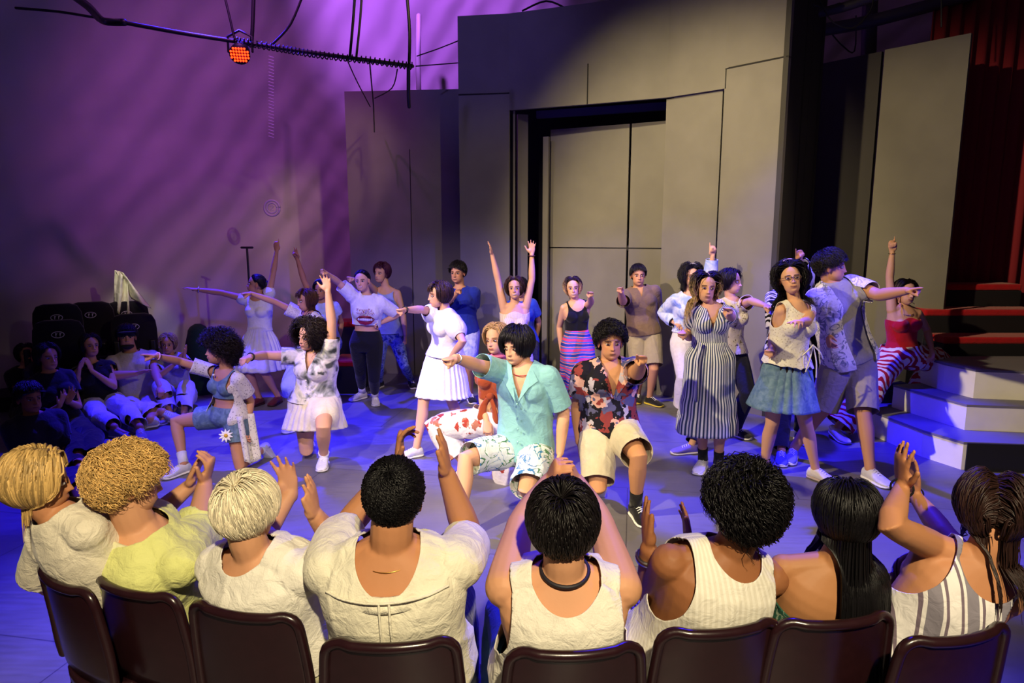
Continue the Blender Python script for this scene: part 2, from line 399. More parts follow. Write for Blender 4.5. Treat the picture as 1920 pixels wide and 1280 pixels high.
def hair_mesh(rs, HM, hc, k, st, col, bodyc, n=600, K=9):
    """locks of hair rooted on the scalp. st: style dict. HM head frame, hc centre, k scale"""
    D = nrm(rs.normal(size=(n * 5, 3))); az = np.abs(np.arctan2(D[:, 0], -D[:, 1]))
    keep = D[:, 2] > hairz(az) + .03; D = D[keep][:n]; n = len(D); az = np.abs(np.arctan2(D[:, 0], -D[:, 1]))
    part = st.get('flow', 'crown'); Ln = st.get('len', .06); vol = st.get('vol', .012); curl = st.get('curl', 0); turns = st.get('turns', 2)
    lift = st.get('lift', .3); grav = st.get('grav', .5); w0 = st.get('w', .006); fr = st.get('frizz', .15)
    if part == 'crown': c0 = nrm(np.array(st.get('whorl', (.1, .55, .83)))); t = D - c0
    elif part == 'part':
        px = st.get('px', 0.); t = np.stack([np.sign(D[:, 0] - px) * .8, (.9 * rs.rand(n) - .2) + .4 * (D[:, 1] > 0), -.25 + 0 * D[:, 0]], 1); tf = az < 1.05; t[tf, 1] = np.abs(t[tf, 1]) + .25
    elif part == 'back': t = np.tile(np.array([0, 1., -.1]), (n, 1)) + np.stack([D[:, 0] * 0, 0 * D[:, 0], 0 * D[:, 0]], 1)
    elif part == 'tail': t = np.array(st.get('tail', (0, .95, -.1))) * 1.2 - D
    else: t = np.tile(np.array([st.get('sx', .8), -.5, -.2]), (n, 1))
    t = t - (t * D).sum(1)[:, None] * D; t = nrm(t) + rs.normal(size=(n, 3)) * fr
    if st.get('bangs'):
        fm = (az < .75) & (D[:, 2] > .3); t[fm] = np.array([.25 * st.get('bx', 0), -.6, -.75]) + rs.normal(size=(fm.sum(), 3)) * .12
    dirs = nrm(t + D * lift); R = HR + .002; layer = rs.rand(n) ** .7 * vol
    L = Ln * (1 - st.get('lv', .25) * rs.rand(n))
    if 'top' in st: L = L * np.where(D[:, 2] > .35, st['top'], 1.)
    if st.get('bangs'): L[fm] = st['bangs'] * (1 - .2 * rs.rand(fm.sum()))
    if 'cap' in st: L = np.minimum(L, st['cap'])
    P = HC + D * R * .97; pts = [P.copy()]; down = HM.T @ np.array([0, 0, -1.]); step = (L / (K - 1))[:, None]
    cols_ = [((np.asarray(c) - hc) @ HM / k, r / k) for c, r in bodyc]
    for i in range(K - 1):
        P = P + dirs * step; q = (P - HC) / (R + layer[:, None]); ql = np.linalg.norm(q, axis=1); ins = ql < 1
        if 'stick' in st:
            far = (ql > 1 + st['stick']) & (P[:, 2] > -.10); P[far] = HC + (q[far] / ql[far][:, None]) * (R + layer[far][:, None]) * (1 + st['stick'])
        P[ins] = HC + (q[ins] / ql[ins][:, None]) * (R + layer[ins][:, None])
        if st.get('face', 1):      # keep long hair off the face
            fc = (P[:, 1] < -.025) & (P[:, 2] < .055) & (np.abs(P[:, 0]) < .074)
            if not st.get('bangs'): P[fc, 0] = np.where(P[fc, 0] < 0, -.074, .074) * (1 + .12 * rs.rand(fc.sum()))
        jw = (P - np.array([0, -.02, -.05])) / np.array([.066, .072, .066]); jl = np.linalg.norm(jw, axis=1); ins = (jl < 1)
        P[ins] = np.array([0, -.02, -.05]) + jw[ins] / jl[ins][:, None] * np.array([.066, .072, .066])
        for c, r in cols_:
            v = P - c; vl = np.linalg.norm(v, axis=1); rr = r + layer * .6; ins = vl < rr; P[ins] = c + v[ins] / vl[ins][:, None] * rr[ins][:, None]
        dv = nrm(P - pts[-1])
        if Ln > .18:
            lowm = P[:, 2] < .01; ow = P - HC; ow[:, 2] = 0; ow = nrm(ow); dv[lowm] = dv[lowm] * .12 + down * .9 + ow[lowm] * st.get('fan', .10)
        dirs = nrm(dv + down * grav * (1.6 if Ln > .15 else 1) / K * 4 + rs.normal(size=(n, 3)) * fr * .5); pts.append(P.copy())
    X = np.stack(pts, 1)                                  # n,K,3
    T = nrm(np.gradient(X, axis=1)); Nn = nrm(X - HC); B = nrm(np.cross(T, Nn)); Nn = np.cross(B, T)
    s = np.linspace(0, 1, K)[None, :, None]
    if curl:
        ph = rs.rand(n)[:, None, None] * 6.28; cr = curl * (.6 + .8 * rs.rand(n))[:, None, None]; an = ph + s * turns * 6.28
        X = X + (np.cos(an) * B + np.sin(an) * Nn) * cr * np.minimum(1, s * 3)
    W = (w0 * (.7 + .6 * rs.rand(n)))[:, None] * np.interp(np.linspace(0, 1, K), [0, .15, .6, 1], [.8, 1, .85, .18])[None]
    q = []
    for a, hx in ((0, 1), (PI / 2, .55), (PI, 1), (3 * PI / 2, .55)): q.append(X + (math.cos(a) * B + math.sin(a) * Nn * .55) * W[..., None])
    Q = np.stack(q, 2).reshape(-1, 3)                     # n,K,4
    base = (np.arange(n) * K * 4)[:, None, None] + (np.arange(K - 1) * 4)[None, :, None]; i = np.arange(4)[None, None]; j = (i + 1) % 4
    F = np.stack([base + i, base + j, base + 4 + j, base + 4 + i], -1).reshape(-1, 4)
    col = np.array(col); tip = np.array(st['tip']) if 'tip' in st else col
    sv = np.clip((np.linspace(0, 1, K) - st.get('tipat', .3)) * 3, 0, 1)[None, :, None]; cc = col * (1 - sv) + tip * sv
    br = (.55 + .9 * rs.rand(n))[:, None, None]; CC = np.repeat((cc * br)[:, :, None, :], 4, 2).reshape(-1, 3)
    if st.get('roots') is not None:
        rv = np.clip(1 - np.linspace(0, 1, K) * 6, 0, 1)[None, :, None]; CC = np.repeat(((cc * (1 - rv) + np.array(st['roots']) * rv) * br)[:, :, None, :], 4, 2).reshape(-1, 3)
    return Q @ HM.T * k + hc, F.tolist(), CC

def hand_parts(W, d, nrml, side, k, kind, mm, big=1.):
    """palm and five separate fingers; d finger direction, nrml palm normal"""
    d = nrm(d); n = nrml - np.dot(nrml, d) * d; n = nrm(n); t = np.cross(d, n) if side == 'R' else np.cross(n, d)   # towards the thumb
    k = k * big
    P = np.array([W - d * .012 * k, W + d * .018 * k, W + d * .05 * k, W + d * .082 * k])
    mm.add(*tube(P, np.array([.024, .031, .039, .038]) * k, 14, hint=t, ry=np.array([.018, .0165, .0145, .0115]) * k))
    mm.add(*ball(W + d * .035 * k + t * .026 * k + n * .008 * k, np.array([.019, .026, .015]) * k, fr=np.stack([t, d, n], 1)))
    lens = [.070, .079, .073, .057]; offs = [.029, .0095, -.010, -.029]; rad = [.0086, .0088, .0083, .0074]
    C = {'open': ([8, 6, 8, 12], 11), 'flat': ([6, 4, 5, 8], 3), 'point': ([2, 78, 82, 84], 1), 'fist': ([74, 78, 82, 84], 0), 'relaxed': ([24, 30, 36, 42], 4),
         'cup': ([26, 28, 30, 32], 3), 'v': ([4, 8, 80, 82], 7), 'claw': ([14, 22, 34, 44], 9), 'hang': ([18, 24, 30, 34], 2)}[kind]
    for i in range(4):
        b = W + d * .08 * k * (1 - .06 * abs(i - 1.2) * .6) + t * offs[i] * k; sa = math.radians(C[1] * (1.4 - i) * .8); fd = d * math.cos(sa) + t * math.sin(sa)
        cu = math.radians(C[0][i]); pts = [b - fd * .012 * k, b]; a = 0
        for s_, f in ((.46, 1.), (.30, 1.15), (.24, .75)):
            a += cu * f; a_ = min(a, 3.6); pts.append(pts[-1] + (fd * math.cos(a_) + n * math.sin(a_)) * lens[i] * s_ * k)
        mm.add(*tube(seg(pts, 2), np.interp(np.linspace(0, 1, 9), [0, .5, 1], [1.06, .98, .8]) * rad[i] * k, 8))
    out, inn, cl = {'open': (.9, .1, .1), 'flat': (.35, .15, .1), 'point': (.1, .75, .5), 'fist': (.1, .8, .6), 'relaxed': (.45, .5, .3), 'cup': (.6, .35, .1), 'v': (.1, .8, .5), 'claw': (.9, .3, .2), 'hang': (.25, .4, .2)}[kind]
    b = W + d * .022 * k + t * .026 * k; d1 = nrm(d * .75 + t * out + n * inn * .8); d2 = nrm(d1 + d * .5 - t * cl * 1.2 + n * inn * .5)
    mm.add(*tube(seg([b, b + d1 * .034 * k, b + (d1 * .034 + d2 * .028) * k, b + (d1 * .034 + d2 * .052) * k], 2), np.array([.0125, .0118, .0108, .0105, .010, .0095, .0088]) * k, 8))

def shoe(par, base, A, dirv, k, col, sole='#e8e4e0', kind='sneaker', stripe=None, up=None, floor=0.0):
    """A ankle point, dirv toe direction"""
    f = np.array(dirv, float)
    if up is None: f[2] = 0; f = nrm(f); u = np.array([0, 0, 1.])
    else: f = nrm(f); u = nrm(np.array(up) - np.dot(up, f) * f)
    l = np.cross(u, f); L = .265 * k; heel = A - f * .062 * k - u * .082 * k
    if up is None: heel[2] = floor
    hs = .045 * k if kind == 'heel' else 0
    def ring(s, w, z0, z1, hh=0):
        c = heel + f * L * s + u * hh; th = np.arange(16) * 2 * PI / 16; x = np.cos(th); zz = np.sin(th)
        x = np.sign(x) * np.abs(x) ** .75; zz = np.sign(zz) * np.abs(zz) ** .75
        return c + np.outer(x * w * k, l) + np.outer((z0 + (zz * .5 + .5) * (z1 - z0)) * k, u)
    S = [(0, .024, .004, .062), (.06, .036, 0, .088), (.2, .039, 0, .096), (.34, .039, 0, .094), (.5, .043, 0, .078), (.68, .049, 0, .060), (.84, .047, 0, .050), (.95, .035, .004, .040), (1., .018, .010, .028)]
    hf = lambda s: hs * max(0, 1 - s / .55)
    V, F = loft([ring(s, w, a + .012, b, hf(s)) for s, w, a, b in S]); m = cloth(col, weave=120) if kind != 'heel' else solid('shoe_' + col, col, .35)
    o = obj('shoe', V, F, m, par, base)
    V2, F2 = loft([ring(s, w + .003, a - .0, a + .022, hf(s)) for s, w, a, b in S]); mm = M(); mm.add(V2, F2)
    if hs: 
        hp = heel + f * L * .06; mm.add(*tube([hp + u * .004, hp + u * hs * 1.05], [.008 * k, .02 * k], 8))
    V2, F2, _ = mm.arr(); so = obj('sole', V2, F2, solid('sole_' + sole, sole, .6), o, (0, 0, 0)); so.data.transform(Matrix.Translation(-Vector(base)))
    mm = M()
    if kind == 'sneaker':
        for s in (.38, .45, .52, .59):
            zz = np.interp(s, [.34, .5, .68], [.100, .084, .066]) * k
            mm.add(*tube([heel + f * L * s + u * (zz - .012 * k) - l * .022 * k, heel + f * L * s + u * (zz + .002 * k), heel + f * L * (s + .02) + u * (zz - .012 * k) + l * .022 * k], .003 * k, 5))
        V3, F3, _ = mm.arr(); lo = obj('lace', V3, F3, solid('lace', '#f2f0f0', .8), o, (0, 0, 0)); lo.data.transform(Matrix.Translation(-Vector(base)))
    if stripe:
        mm = M()
        for sg in (-1, 1):
            for q in (0, .07, .14):
                mm.add(*tube([heel + f * L * (.36 + q) + u * .062 * k * (1 - q) + l * sg * .030 * k, heel + f * L * (.42 + q) + u * .022 * k + l * sg * .0415 * k], .0038 * k, 5))
        V3, F3, _ = mm.arr(); lo = obj('stripe', V3, F3, solid('shoestripe', stripe, .6), o, (0, 0, 0)); lo.data.transform(Matrix.Translation(-Vector(base)))
    return o

TS = np.array([-.20, -.10, 0., .12, .3, .48, .66, .82, .93, 1.0, 1.06])
def TA(sex):
    if sex == 'm': return np.array([.10, .155, .168, .160, .150, .158, .172, .178, .150, .100, .062]), np.array([.075, .110, .115, .108, .102, .110, .120, .115, .090, .070, .055])
    return np.array([.11, .158, .172, .155, .124, .130, .145, .148, .122, .082, .050]), np.array([.080, .112, .118, .105, .090, .098, .108, .102, .078, .060, .048])

class Fig: pass
def person(label, H, sex, skin, Y, pel, nk, yaw, head, L, R, legs=None, build=1., hair=None, face=None, vox=.0065, group=None, nkd=0, lean=0, hn=520, seat=None, armw=1., hk=1.06, bust=1., base_z=0.0, legcut=False):
    B = Fig(); k = H / 1.75; B.k = k; B.sex = sex; B.vox = vox; B.build = build
    py_, cy_ = yaw if isinstance(yaw, tuple) else (yaw, yaw)
    B.pel = U(pel[0], pel[1], Y); B.nk = U(nk[0], nk[1], Y + nkd)
    B.up = nrm(B.nk - B.pel); fp = look(py_); fc = look(cy_)
    B.axp = nrm(fp[:, 0]); ax = fc[:, 0]; B.axc = nrm(ax - np.dot(ax, B.up) * B.up); B.TL = np.linalg.norm(B.nk - B.pel)
    B.bend = -nrm(np.cross(B.axc, B.up))        # body front
    B.bend = nrm(np.cross(B.axc, B.up)); 
    if np.dot(B.bend, -fc[:, 1]) < 0: B.bend = -B.bend
    sw = (.168 if sex == 'm' else .142) * k * (1 + (build - 1) * .4)
    # head
    hx, hy, hyaw, hp, hr = head; HM = look(hyaw, hp, hr); B.HM = HM
    hl = .155 * k; nearh = B.nk + nrm(B.up * .6 + np.array([0, 0, .9]) + B.bend * .25) * hl
    r = nrm(ray(hx, hy)); t = np.dot(nearh - O, r); c = O + r * t; v = c - B.nk; B.hc = c if .6 * hl < np.linalg.norm(v) < 1.35 * hl else B.nk + nrm(v) * hl
    B.hk = k * (1.0 if H > 1.5 else 1.06) * hk
    # arms
    B.arm = {}
    for s, A in (('L', L), ('R', R)):
        if A is None: continue
        sg = 1 if s == 'L' else -1
        S = B.nk + B.axc * sg * sw - B.up * .062 * k
        if len(A[0]) > 3 : S = S + 0
        e = A[0]; w = A[1]; hd = A[2]
        # raise the shoulder for lifted arms
        E = on_ray(S, e[0], e[1], .285 * k, e[2] == 'n')
        lift = max(0, nrm(E - S)[2]); S = S + np.array([0, 0, 1.]) * .05 * k * lift - B.axc * sg * .018 * k * lift
        E = on_ray(S, e[0], e[1], .285 * k, e[2] == 'n'); Wp = on_ray(E, w[0], w[1], .250 * k, w[2] == 'n')
        fd = nrm(Wp - E)
        if len(hd) > 2 and hd[2] is not None: fd = nrm(on_ray(Wp, hd[2][0], hd[2][1], .17 * k, (hd[2][2] if len(hd[2]) > 2 else 'n') == 'n') - Wp)
        pn = {'d': (0, 0, -1.), 'u': (0, 0, 1.), 'c': (0, -1., 0), 'a': (0, 1., 0), 'l': (-1., 0, 0), 'r': (1., 0, 0)}[hd[1]]
        B.arm[s] = (S, E, Wp, fd, np.array(pn), hd[0])
    # legs
    B.leg = {}
    wl = (.088 if sex == 'm' else .092) * k
    if legs:
        for s in 'LR':
            if legs.get(s) is None: continue
            q = legs[s]; sg = 1 if s == 'L' else -1; Hp = B.pel + B.axp * sg * wl - B.up * .02 * k
            a = q['a']; A = G(a[0], a[1], a[2] if len(a) > 2 else .085) if 'Y' not in q else U(a[0], a[1], q['Y'])
            L1, L2 = .43 * k, .415 * k; D = A - Hp; dd = np.linalg.norm(D)
            if dd > (L1 + L2) * .995: s_ = dd / (L1 + L2) * 1.006; L1 *= s_; L2 *= s_
            if dd < abs(L1 - L2) + .02: A = Hp + nrm(D) * .2; D = A - Hp; dd = .2
            x = (dd * dd + L1 * L1 - L2 * L2) / (2 * dd); h = math.sqrt(max(L1 * L1 - x * x, 0)); u = D / dd
            fwd = -look(py_)[:, 1] if 'pole' not in q else np.array(q['pole'], float)
            p1 = fwd - np.dot(fwd, u) * u; p1 = nrm(p1); p2 = np.cross(u, p1); best = None
            if 'k' in q:
                for an in np.linspace(-PI / 2, PI / 2, 61):
                    K_ = Hp + u * x + (p1 * math.cos(an) + p2 * math.sin(an)) * h; rr = nrm(ray(*q['k'])); e_ = np.linalg.norm(np.cross(K_ - O, rr)) + .02 * abs(an)
                    if best is None or e_ < best[0]: best = (e_, K_)
                Kn = best[1]
            else: Kn = Hp + u * x + p1 * h
            if Kn[2] < .06 * k: Kn[2] = .06 * k
            B.leg[s] = (Hp, Kn, A, q)
    B.base = np.array([B.pel[0], B.pel[1], base_z]) if seat is None else np.array(seat, float)
    B.root = empty('person', B.base, label, 'person', group)
    rs = np.random.RandomState(int(abs(hx * 7 + hy * 13)) % 99991); B.rs = rs; skin = np.array(hexc(skin)); B.skin = skin
    hcol = np.array(hexc(hair.get('col', '#1a1210'))) if hair else skin; B.hcol = hcol
    # body
    mm = M(); torso(B, mm, 0)
    hb = B.hc - HM[:, 2] * .03 * B.hk + HM[:, 1] * .018 * B.hk
    mm.add(*tube(seg([B.nk - B.up * .05 * k, (B.nk + hb) / 2 + HM[:, 1] * .008, hb], 3), np.interp(np.linspace(0, 1, 7), [0, .35, 1], [.068, .054, .052]) * k * (1.05 if sex == 'm' else .93) * (.6 + .4 * build), 14))
    for s in B.arm: arm_part(B, mm, s, 0, armw, 2.)
    for s in B.leg: leg_part(B, mm, s, 0, 2., feet=True)
    for s in B.arm:
        S, E, Wp, fd, pn, kd = B.arm[s]; hand_parts(Wp, fd, pn, s, k, kd, mm)
    V, F, _ = mm.arr(); V, F, N = remesh(V, F, vox, 5)
    C = np.tile(skin, (len(V), 1)) * (1 + .05 * waves(V, 3, 20)[:, None])
    for s in B.arm:                    # knuckle, palm warmth
        dW = np.linalg.norm(V - (B.arm[s][2] + B.arm[s][3] * .13 * k), axis=1); w = np.exp(-(dW / .07) ** 2)[:, None] * .22; C = C * (1 - w) + skin * np.array([1.1, .8, .75]) * w
    fo = dict(face or {}); hl_ = fo.pop('hairline', True)
    hv, hf, hc_ = head_mesh(skin, hcol, sex, hairline=hl_, fat=.85 + .15 * build, **fo)
    hv = hv @ HM.T * B.hk + B.hc; n = len(V)
    obj('body', np.vstack([V, hv]), F + [[i + n for i in f] for f in hf], skin_mat(), B.root, B.base, C=np.vstack([C, hc_]))
    if hair:
        bc = [(B.nk - B.up * .07 * k, .115 * k), (B.nk - B.up * .03 * k + B.axc * .1 * k, .085 * k), (B.nk - B.up * .03 * k - B.axc * .1 * k, .085 * k), (B.pel * .3 + B.nk * .7, .135 * k), (B.nk * .85 + B.pel * .15 + B.axc * .07 * k, .12 * k), (B.nk * .85 + B.pel * .15 - B.axc * .07 * k, .12 * k), (B.hc * .5 + B.nk * .5, .055 * k)]
        st = HAIR[hair['s']].copy(); st.update({a: b for a, b in hair.items() if a not in ('s', 'col')})
        for q in ('tip', 'roots'):
            if isinstance(st.get(q), str): st[q] = hexc(st[q])
        V, F, C = hair_mesh(rs, HM, B.hc, B.hk, st, hcol, bc, n=int(hn * st.get('nf', 1)), K=st.get('K', 9))
        obj('hair', V, F, hair_mat(), B.root, B.base, C=C)
    return B
HAIR = {
    'short': dict(len=.055, vol=.016, lift=.12, grav=.25, w=.0030, frizz=.16, top=1.3, stick=.10, nf=3.6, K=7),
    'neat': dict(len=.05, vol=.012, lift=.10, grav=.3, w=.0030, frizz=.10, top=1.2, stick=.05, nf=3.6, K=7),
    'mop': dict(len=.15, vol=.026, lift=.1, grav=.9, w=.0030, frizz=.05, whorl=(.1, .3, .95), face=0, stick=.10, nf=3.4),
    'curlshort': dict(len=.06, vol=.020, lift=.2, grav=.25, w=.0030, frizz=.3, curl=.010, turns=1.6, top=1.3, stick=.16, nf=3.4, K=9),
    'afro': dict(len=.13, vol=.042, lift=.7, grav=.7, w=.0030, frizz=.3, curl=.012, turns=3, nf=3.4, K=13, stick=.42),
    'curlmid': dict(flow='part', len=.30, vol=.042, lift=.3, grav=1., w=.0030, frizz=.22, curl=.014, turns=3.5, nf=3.2, K=14, stick=.3),
    'curllong': dict(flow='part', len=.52, vol=.034, lift=.12, grav=1.2, w=.0030, frizz=.12, curl=.012, turns=4.5, nf=3.2, K=17, stick=.2),
    'long': dict(flow='part', len=.48, vol=.020, lift=.05, grav=1.2, w=.0030, frizz=.04, nf=3.2, K=13, stick=.06),
    'bob': dict(flow='part', len=.25, vol=.022, lift=.05, grav=1.3, w=.0030, frizz=.06, nf=3.2, K=11, stick=.08),
    'tied': dict(flow='tail', len=.15, vol=.008, lift=.0, grav=.0, w=.0030, frizz=.03, nf=3.2, K=9, stick=.0),
}
def torso(B, mm, e, t0=-.22, t1=1.08, flare=0., belly=0., bustk=1.):
    a, b = TA(B.sex); ts = TS; k = B.k; w = B.build
    t = np.linspace(max(t0, -.20), min(t1, 1.06), 14); th = np.arange(26) * 2 * PI / 26; rings = []
    A = np.interp(t, ts, a) * k * (.35 + .65 * w) + 0; Bb = np.interp(t, ts, b) * k * (.25 + .75 * w)
    for i, q in enumerate(t):
        c = B.pel + (B.nk - B.pel) * q + B.bend * (-.018 * k * math.sin(min(max(q, 0), 1) * PI) + .0)
        m = min(max(q, 0), 1); ax = nrm(B.axp * (1 - m) + B.axc * m); ax = nrm(ax - np.dot(ax, B.up) * B.up); fw = np.cross(ax, B.up)
        if np.dot(fw, B.bend) < 0: fw = -fw
        ee = e + flare * max(0, .5 - q)
        x = np.cos(th); y = np.sin(th); x = np.sign(x) * np.abs(x) ** .85; y = np.sign(y) * np.abs(y) ** .9
        rings.append(c + np.outer(x * (A[i] + ee), ax) + np.outer(y * (Bb[i] + ee), fw))
    mm.add(*loft(rings)); fw = B.bend; k_ = k
    at = lambda q: B.pel + (B.nk - B.pel) * q
    if B.sex == 'f':
        for sg in (-1, 1): mm.add(*ball(at(.66) + B.axc * sg * .068 * k + fw * (.062 * k * w), (.062 * k * bustk * (.5 + .5 * w) + e)))
    else:
        for sg in (-1, 1): mm.add(*ball(at(.74) + B.axc * sg * .075 * k + fw * (.05 * k * w), (.072 * k * w + e)))
    if t0 < 0:
        for sg in (-1, 1): mm.add(*ball(at(-.05) + B.axp * sg * .08 * k - fw * .045 * k * w, (.088 * k * (.4 + .6 * w) + e)))
    for s in B.arm:                                            # shoulders and slope of the neck
        S = B.arm[s][0]; r = (.051 if B.sex == 'm' else .043) * k
        if t1 >= .95:
            mm.add(*tube(seg([at(1.02), (at(.99) + S) / 2 + B.up * .006 * k, S], 3), np.linspace(.046, .044, 7) * k + e * .8, 12))
        mm.add(*tube([at(.74) + B.axc * (.085 if s == 'L' else -.085) * k, S], [.080 * k + e * .6, r + e * .8], 12)) if t1 >= .9 else None
def arm_pts(B, s):
    S, E, W = B.arm[s][:3]; return seg([S, E, W], 5)
def arm_part(B, mm, s, e, aw=1., upto=2., eend=None):
    S, E, W = B.arm[s][:3]; k = B.k * aw * (.5 + .5 * B.build); m = 1.12 if B.sex == 'm' else .95
    n = 11; u = np.linspace(0, 2, n); P = np.array([S + (E - S) * q if q <= 1 else E + (W - E) * (q - 1) for q in u])
    Rr = np.interp(u, [0, .25, .6, .92, 1.1, 1.3, 1.7, 2], [.050, .049, .044, .038, .040, .041, .031, .0245]) * k * m
    ks = u <= upto + .001; P = P[ks]; Rr = Rr[ks]; ee = e if eend is None else np.interp(u[ks], [0, upto], [e, eend])
    mm.add(*tube(P, Rr + ee, 14))
def leg_part(B, mm, s, e, upto=2., eend=None, feet=False, u0=0.):
    Hp, K, A, q = B.leg[s]; k = B.k * (.4 + .6 * B.build); m = 1.02 if B.sex == 'm' else 1.0
    u = np.linspace(0, 2, 15); back = nrm((Hp + A) / 2 - K) if np.linalg.norm((Hp + A) / 2 - K) > .03 else look(0)[:, 1]
    P = np.array([Hp + (K - Hp) * t if t <= 1 else K + (A - K) * (t - 1) for t in u])
    P = P + np.outer(np.interp(u, [1, 1.3, 1.7, 2], [0, .012, .004, 0]) * B.k, back)
    Rr = np.interp(u, [0, .3, .7, .95, 1.1, 1.32, 1.7, 1.9, 2], [.090, .084, .066, .056, .052, .056, .040, .035, .036]) * k * m
    ks = (u <= upto + .001); P = P[ks]; Rr = Rr[ks]; ee = e if eend is None else np.interp(u[ks], [0, upto], [e, eend])
    mm.add(*tube(P, Rr + ee, 16))
    if feet:
        td = toe(B, s); mm.add(*tube([A - td * .02 * B.k - np.array([0, 0, .02]), A + td * .05 * B.k + np.array([0, 0, -.035]), A + td * .13 * B.k + np.array([0, 0, -.055]) * B.k], [.032 * B.k, .03 * B.k, .02 * B.k], 10, hint=np.cross(td, (0, 0, 1))))
def toe(B, s):
    q = B.leg[s][3]
    if 't' in q:
        t = q['t']; a = math.radians(t) if not isinstance(t, tuple) else None
        return np.array([math.sin(a), -math.cos(a), 0.]) if a is not None else nrm(np.array(t, float))
    f = nrm(np.cross(B.axp, (0, 0, 1.))); return f if np.dot(f, B.bend) > 0 else -f

# ------------------------------------------------------------------ clothes
def fin(B, name, V, F, mat, wrink, seed, thick=.003, label=None, parent=None):
    if wrink:
        nn = np.zeros_like(V); Fq = np.array([f[:3] for f in F]); fn = np.cross(V[Fq[:, 1]] - V[Fq[:, 0]], V[Fq[:, 2]] - V[Fq[:, 0]])
        for i in range(3): np.add.at(nn, Fq[:, i], fn)
        nn = nrm(nn); z = V.copy(); z[:, 2] *= .45
        a1 = (1 - np.abs(waves(z, seed, 9, 2))) ** 5; a2 = (1 - np.abs(waves(z, seed + 9, 21, 2))) ** 4
        V = V + nn * ((a1 * .9 + a2 * .35)[:, None] * wrink)
    return obj(name, V, F, mat, parent or B.root, B.base, solid=thick, label=label)
def ellf(V, c, ax, r):
    d = (V - c) @ np.stack(ax, 1) / np.array(r); return (np.linalg.norm(d, axis=1) - 1) * min(r)
def intorso(B, V, e, dr):
    t = (V - B.pel) @ B.up / B.TL; a, b = TA(B.sex); w = B.build; A = np.interp(t, TS, a) * B.k * (.35 + .65 * w) + e; C = np.interp(t, TS, b) * B.k * (.25 + .75 * w) + e
    c = B.pel + np.outer(t, B.nk - B.pel); x = ((V - c) @ B.axc) / A; fw = np.cross(B.axc, B.up); y = ((V - c) @ fw) / C; return (x * x + y * y * .5 < 1.25) & (t < .9) & (dr @ B.up < .25)
def top(B, mat, name='shirt', hem=-.05, e=.012, flare=.03, sleeve=.6, se=.018, see=.03, scoop=(.085, .075, .09, .01), vneck=0, tank=None, strapless=None, vox=None, wrink=.008, puff=0, belly=0, open_=0, cut=None, ragged=0, sides='LR', label=None, bustk=1.):
    k = B.k; mm = M(); torso(B, mm, e, t0=-.22 if hem < .05 else hem - .06, t1=1.04 if strapless is None else strapless + .05, flare=flare, bustk=bustk)
    if strapless is None and tank is None and sleeve > 0:
        for s in B.arm:
            if s not in sides: continue
            if puff:
                S, E, W = B.arm[s][:3]; T_ = S + (E - S) * min(sleeve, 1) if sleeve <= 1 else E + (W - E) * (sleeve - 1); Mi = (S + T_) / 2
                mm.add(*tube(seg([S, Mi - np.array([0, 0, .012]), T_], 3), np.array([.065, .080, .09, .094, .09, .072, .046]) * k * puff, 16))
            else: arm_part(B, mm, s, se, 1., min(2., sleeve + .22), see)
    V, F, _ = mm.arr(); V, F, N = remesh(V, F, vox or max(B.vox * 1.15, .006), 5)
    at = lambda q: B.pel + (B.nk - B.pel) * q; fw = nrm(np.cross(B.axc, B.up)); fw = fw if np.dot(fw, B.bend) > 0 else -fw
    armd = np.full(len(V), 9.)
    for s in B.arm:
        S, E, W = B.arm[s][:3]
        for a_, b_ in ((S + (E - S) * .25, E), (E, W)):
            t = np.clip(((V - a_) @ (b_ - a_)) / np.dot(b_ - a_, b_ - a_), 0, 1); armd = np.minimum(armd, np.linalg.norm(V - a_ - t[:, None] * (b_ - a_), axis=1))
    tt = (V - B.pel) @ B.up / B.TL; V, F = clip(V, F, np.where(armd < .085 * k, 1., (tt - hem) * B.TL + (ragged * waves(V, 5, 60, 2) if ragged else 0)))
    if strapless is not None:
        tt = (V - B.pel) @ B.up / B.TL; lx = ((V - B.nk) @ B.axc) / k; V, F = clip(V, F, (strapless - tt) * B.TL - .0 + .015 * np.cos(np.clip(lx / .07, -3, 3) * 2))
    else:
        if sleeve > 0 and tank is None:
            for s in B.arm:
                if s not in sides: continue
                S, E, W = B.arm[s][:3]; Pc, dr = (S + (E - S) * sleeve, nrm(E - S)) if sleeve <= 1 else (E + (W - E) * (sleeve - 1), nrm(W - E))
                d = (Pc - V) @ dr; near = np.linalg.norm(V - Pc - dr * .04, axis=1) < .135 * k + (.04 if puff else 0); near &= ~intorso(B, V, e, dr)
                V, F = clip(V, F, np.where(near, d, 1.))
        c = B.nk + fw * scoop[3] + B.up * .03 * k
        V, F = clip(V, F, ellf(V, c, (B.axc, fw, B.up), np.array(scoop[:3]) * k))
        if vneck:
            x = (V - B.nk) @ B.axc; y = (V - B.nk) @ fw; z = (V - B.nk) @ B.up
            V, F = clip(V, F, np.where(y > 0, np.abs(x) - .5 * np.clip(z + vneck, 0, 1) * .62, 1.))
        if open_:
            x = (V - B.nk) @ B.axc; y = (V - B.nk) @ fw; V, F = clip(V, F, np.where(y > 0, np.abs(x) - open_, 1.))
        if tank is not None:
            for s in B.arm:
                sg = 1 if s == 'L' else -1
                c = B.nk + B.axc * sg * (.20 * k) - B.up * .085 * k; V, F = clip(V, F, ellf(V, c, (B.axc, fw, B.up), np.array([tank, .2, .15]) * k))
    if cut: V, F = clip(V, F, cut(V))
    return fin(B, name, V, F, mat, wrink, int(B.pel[0] * 100) % 97 + 3, label=label)
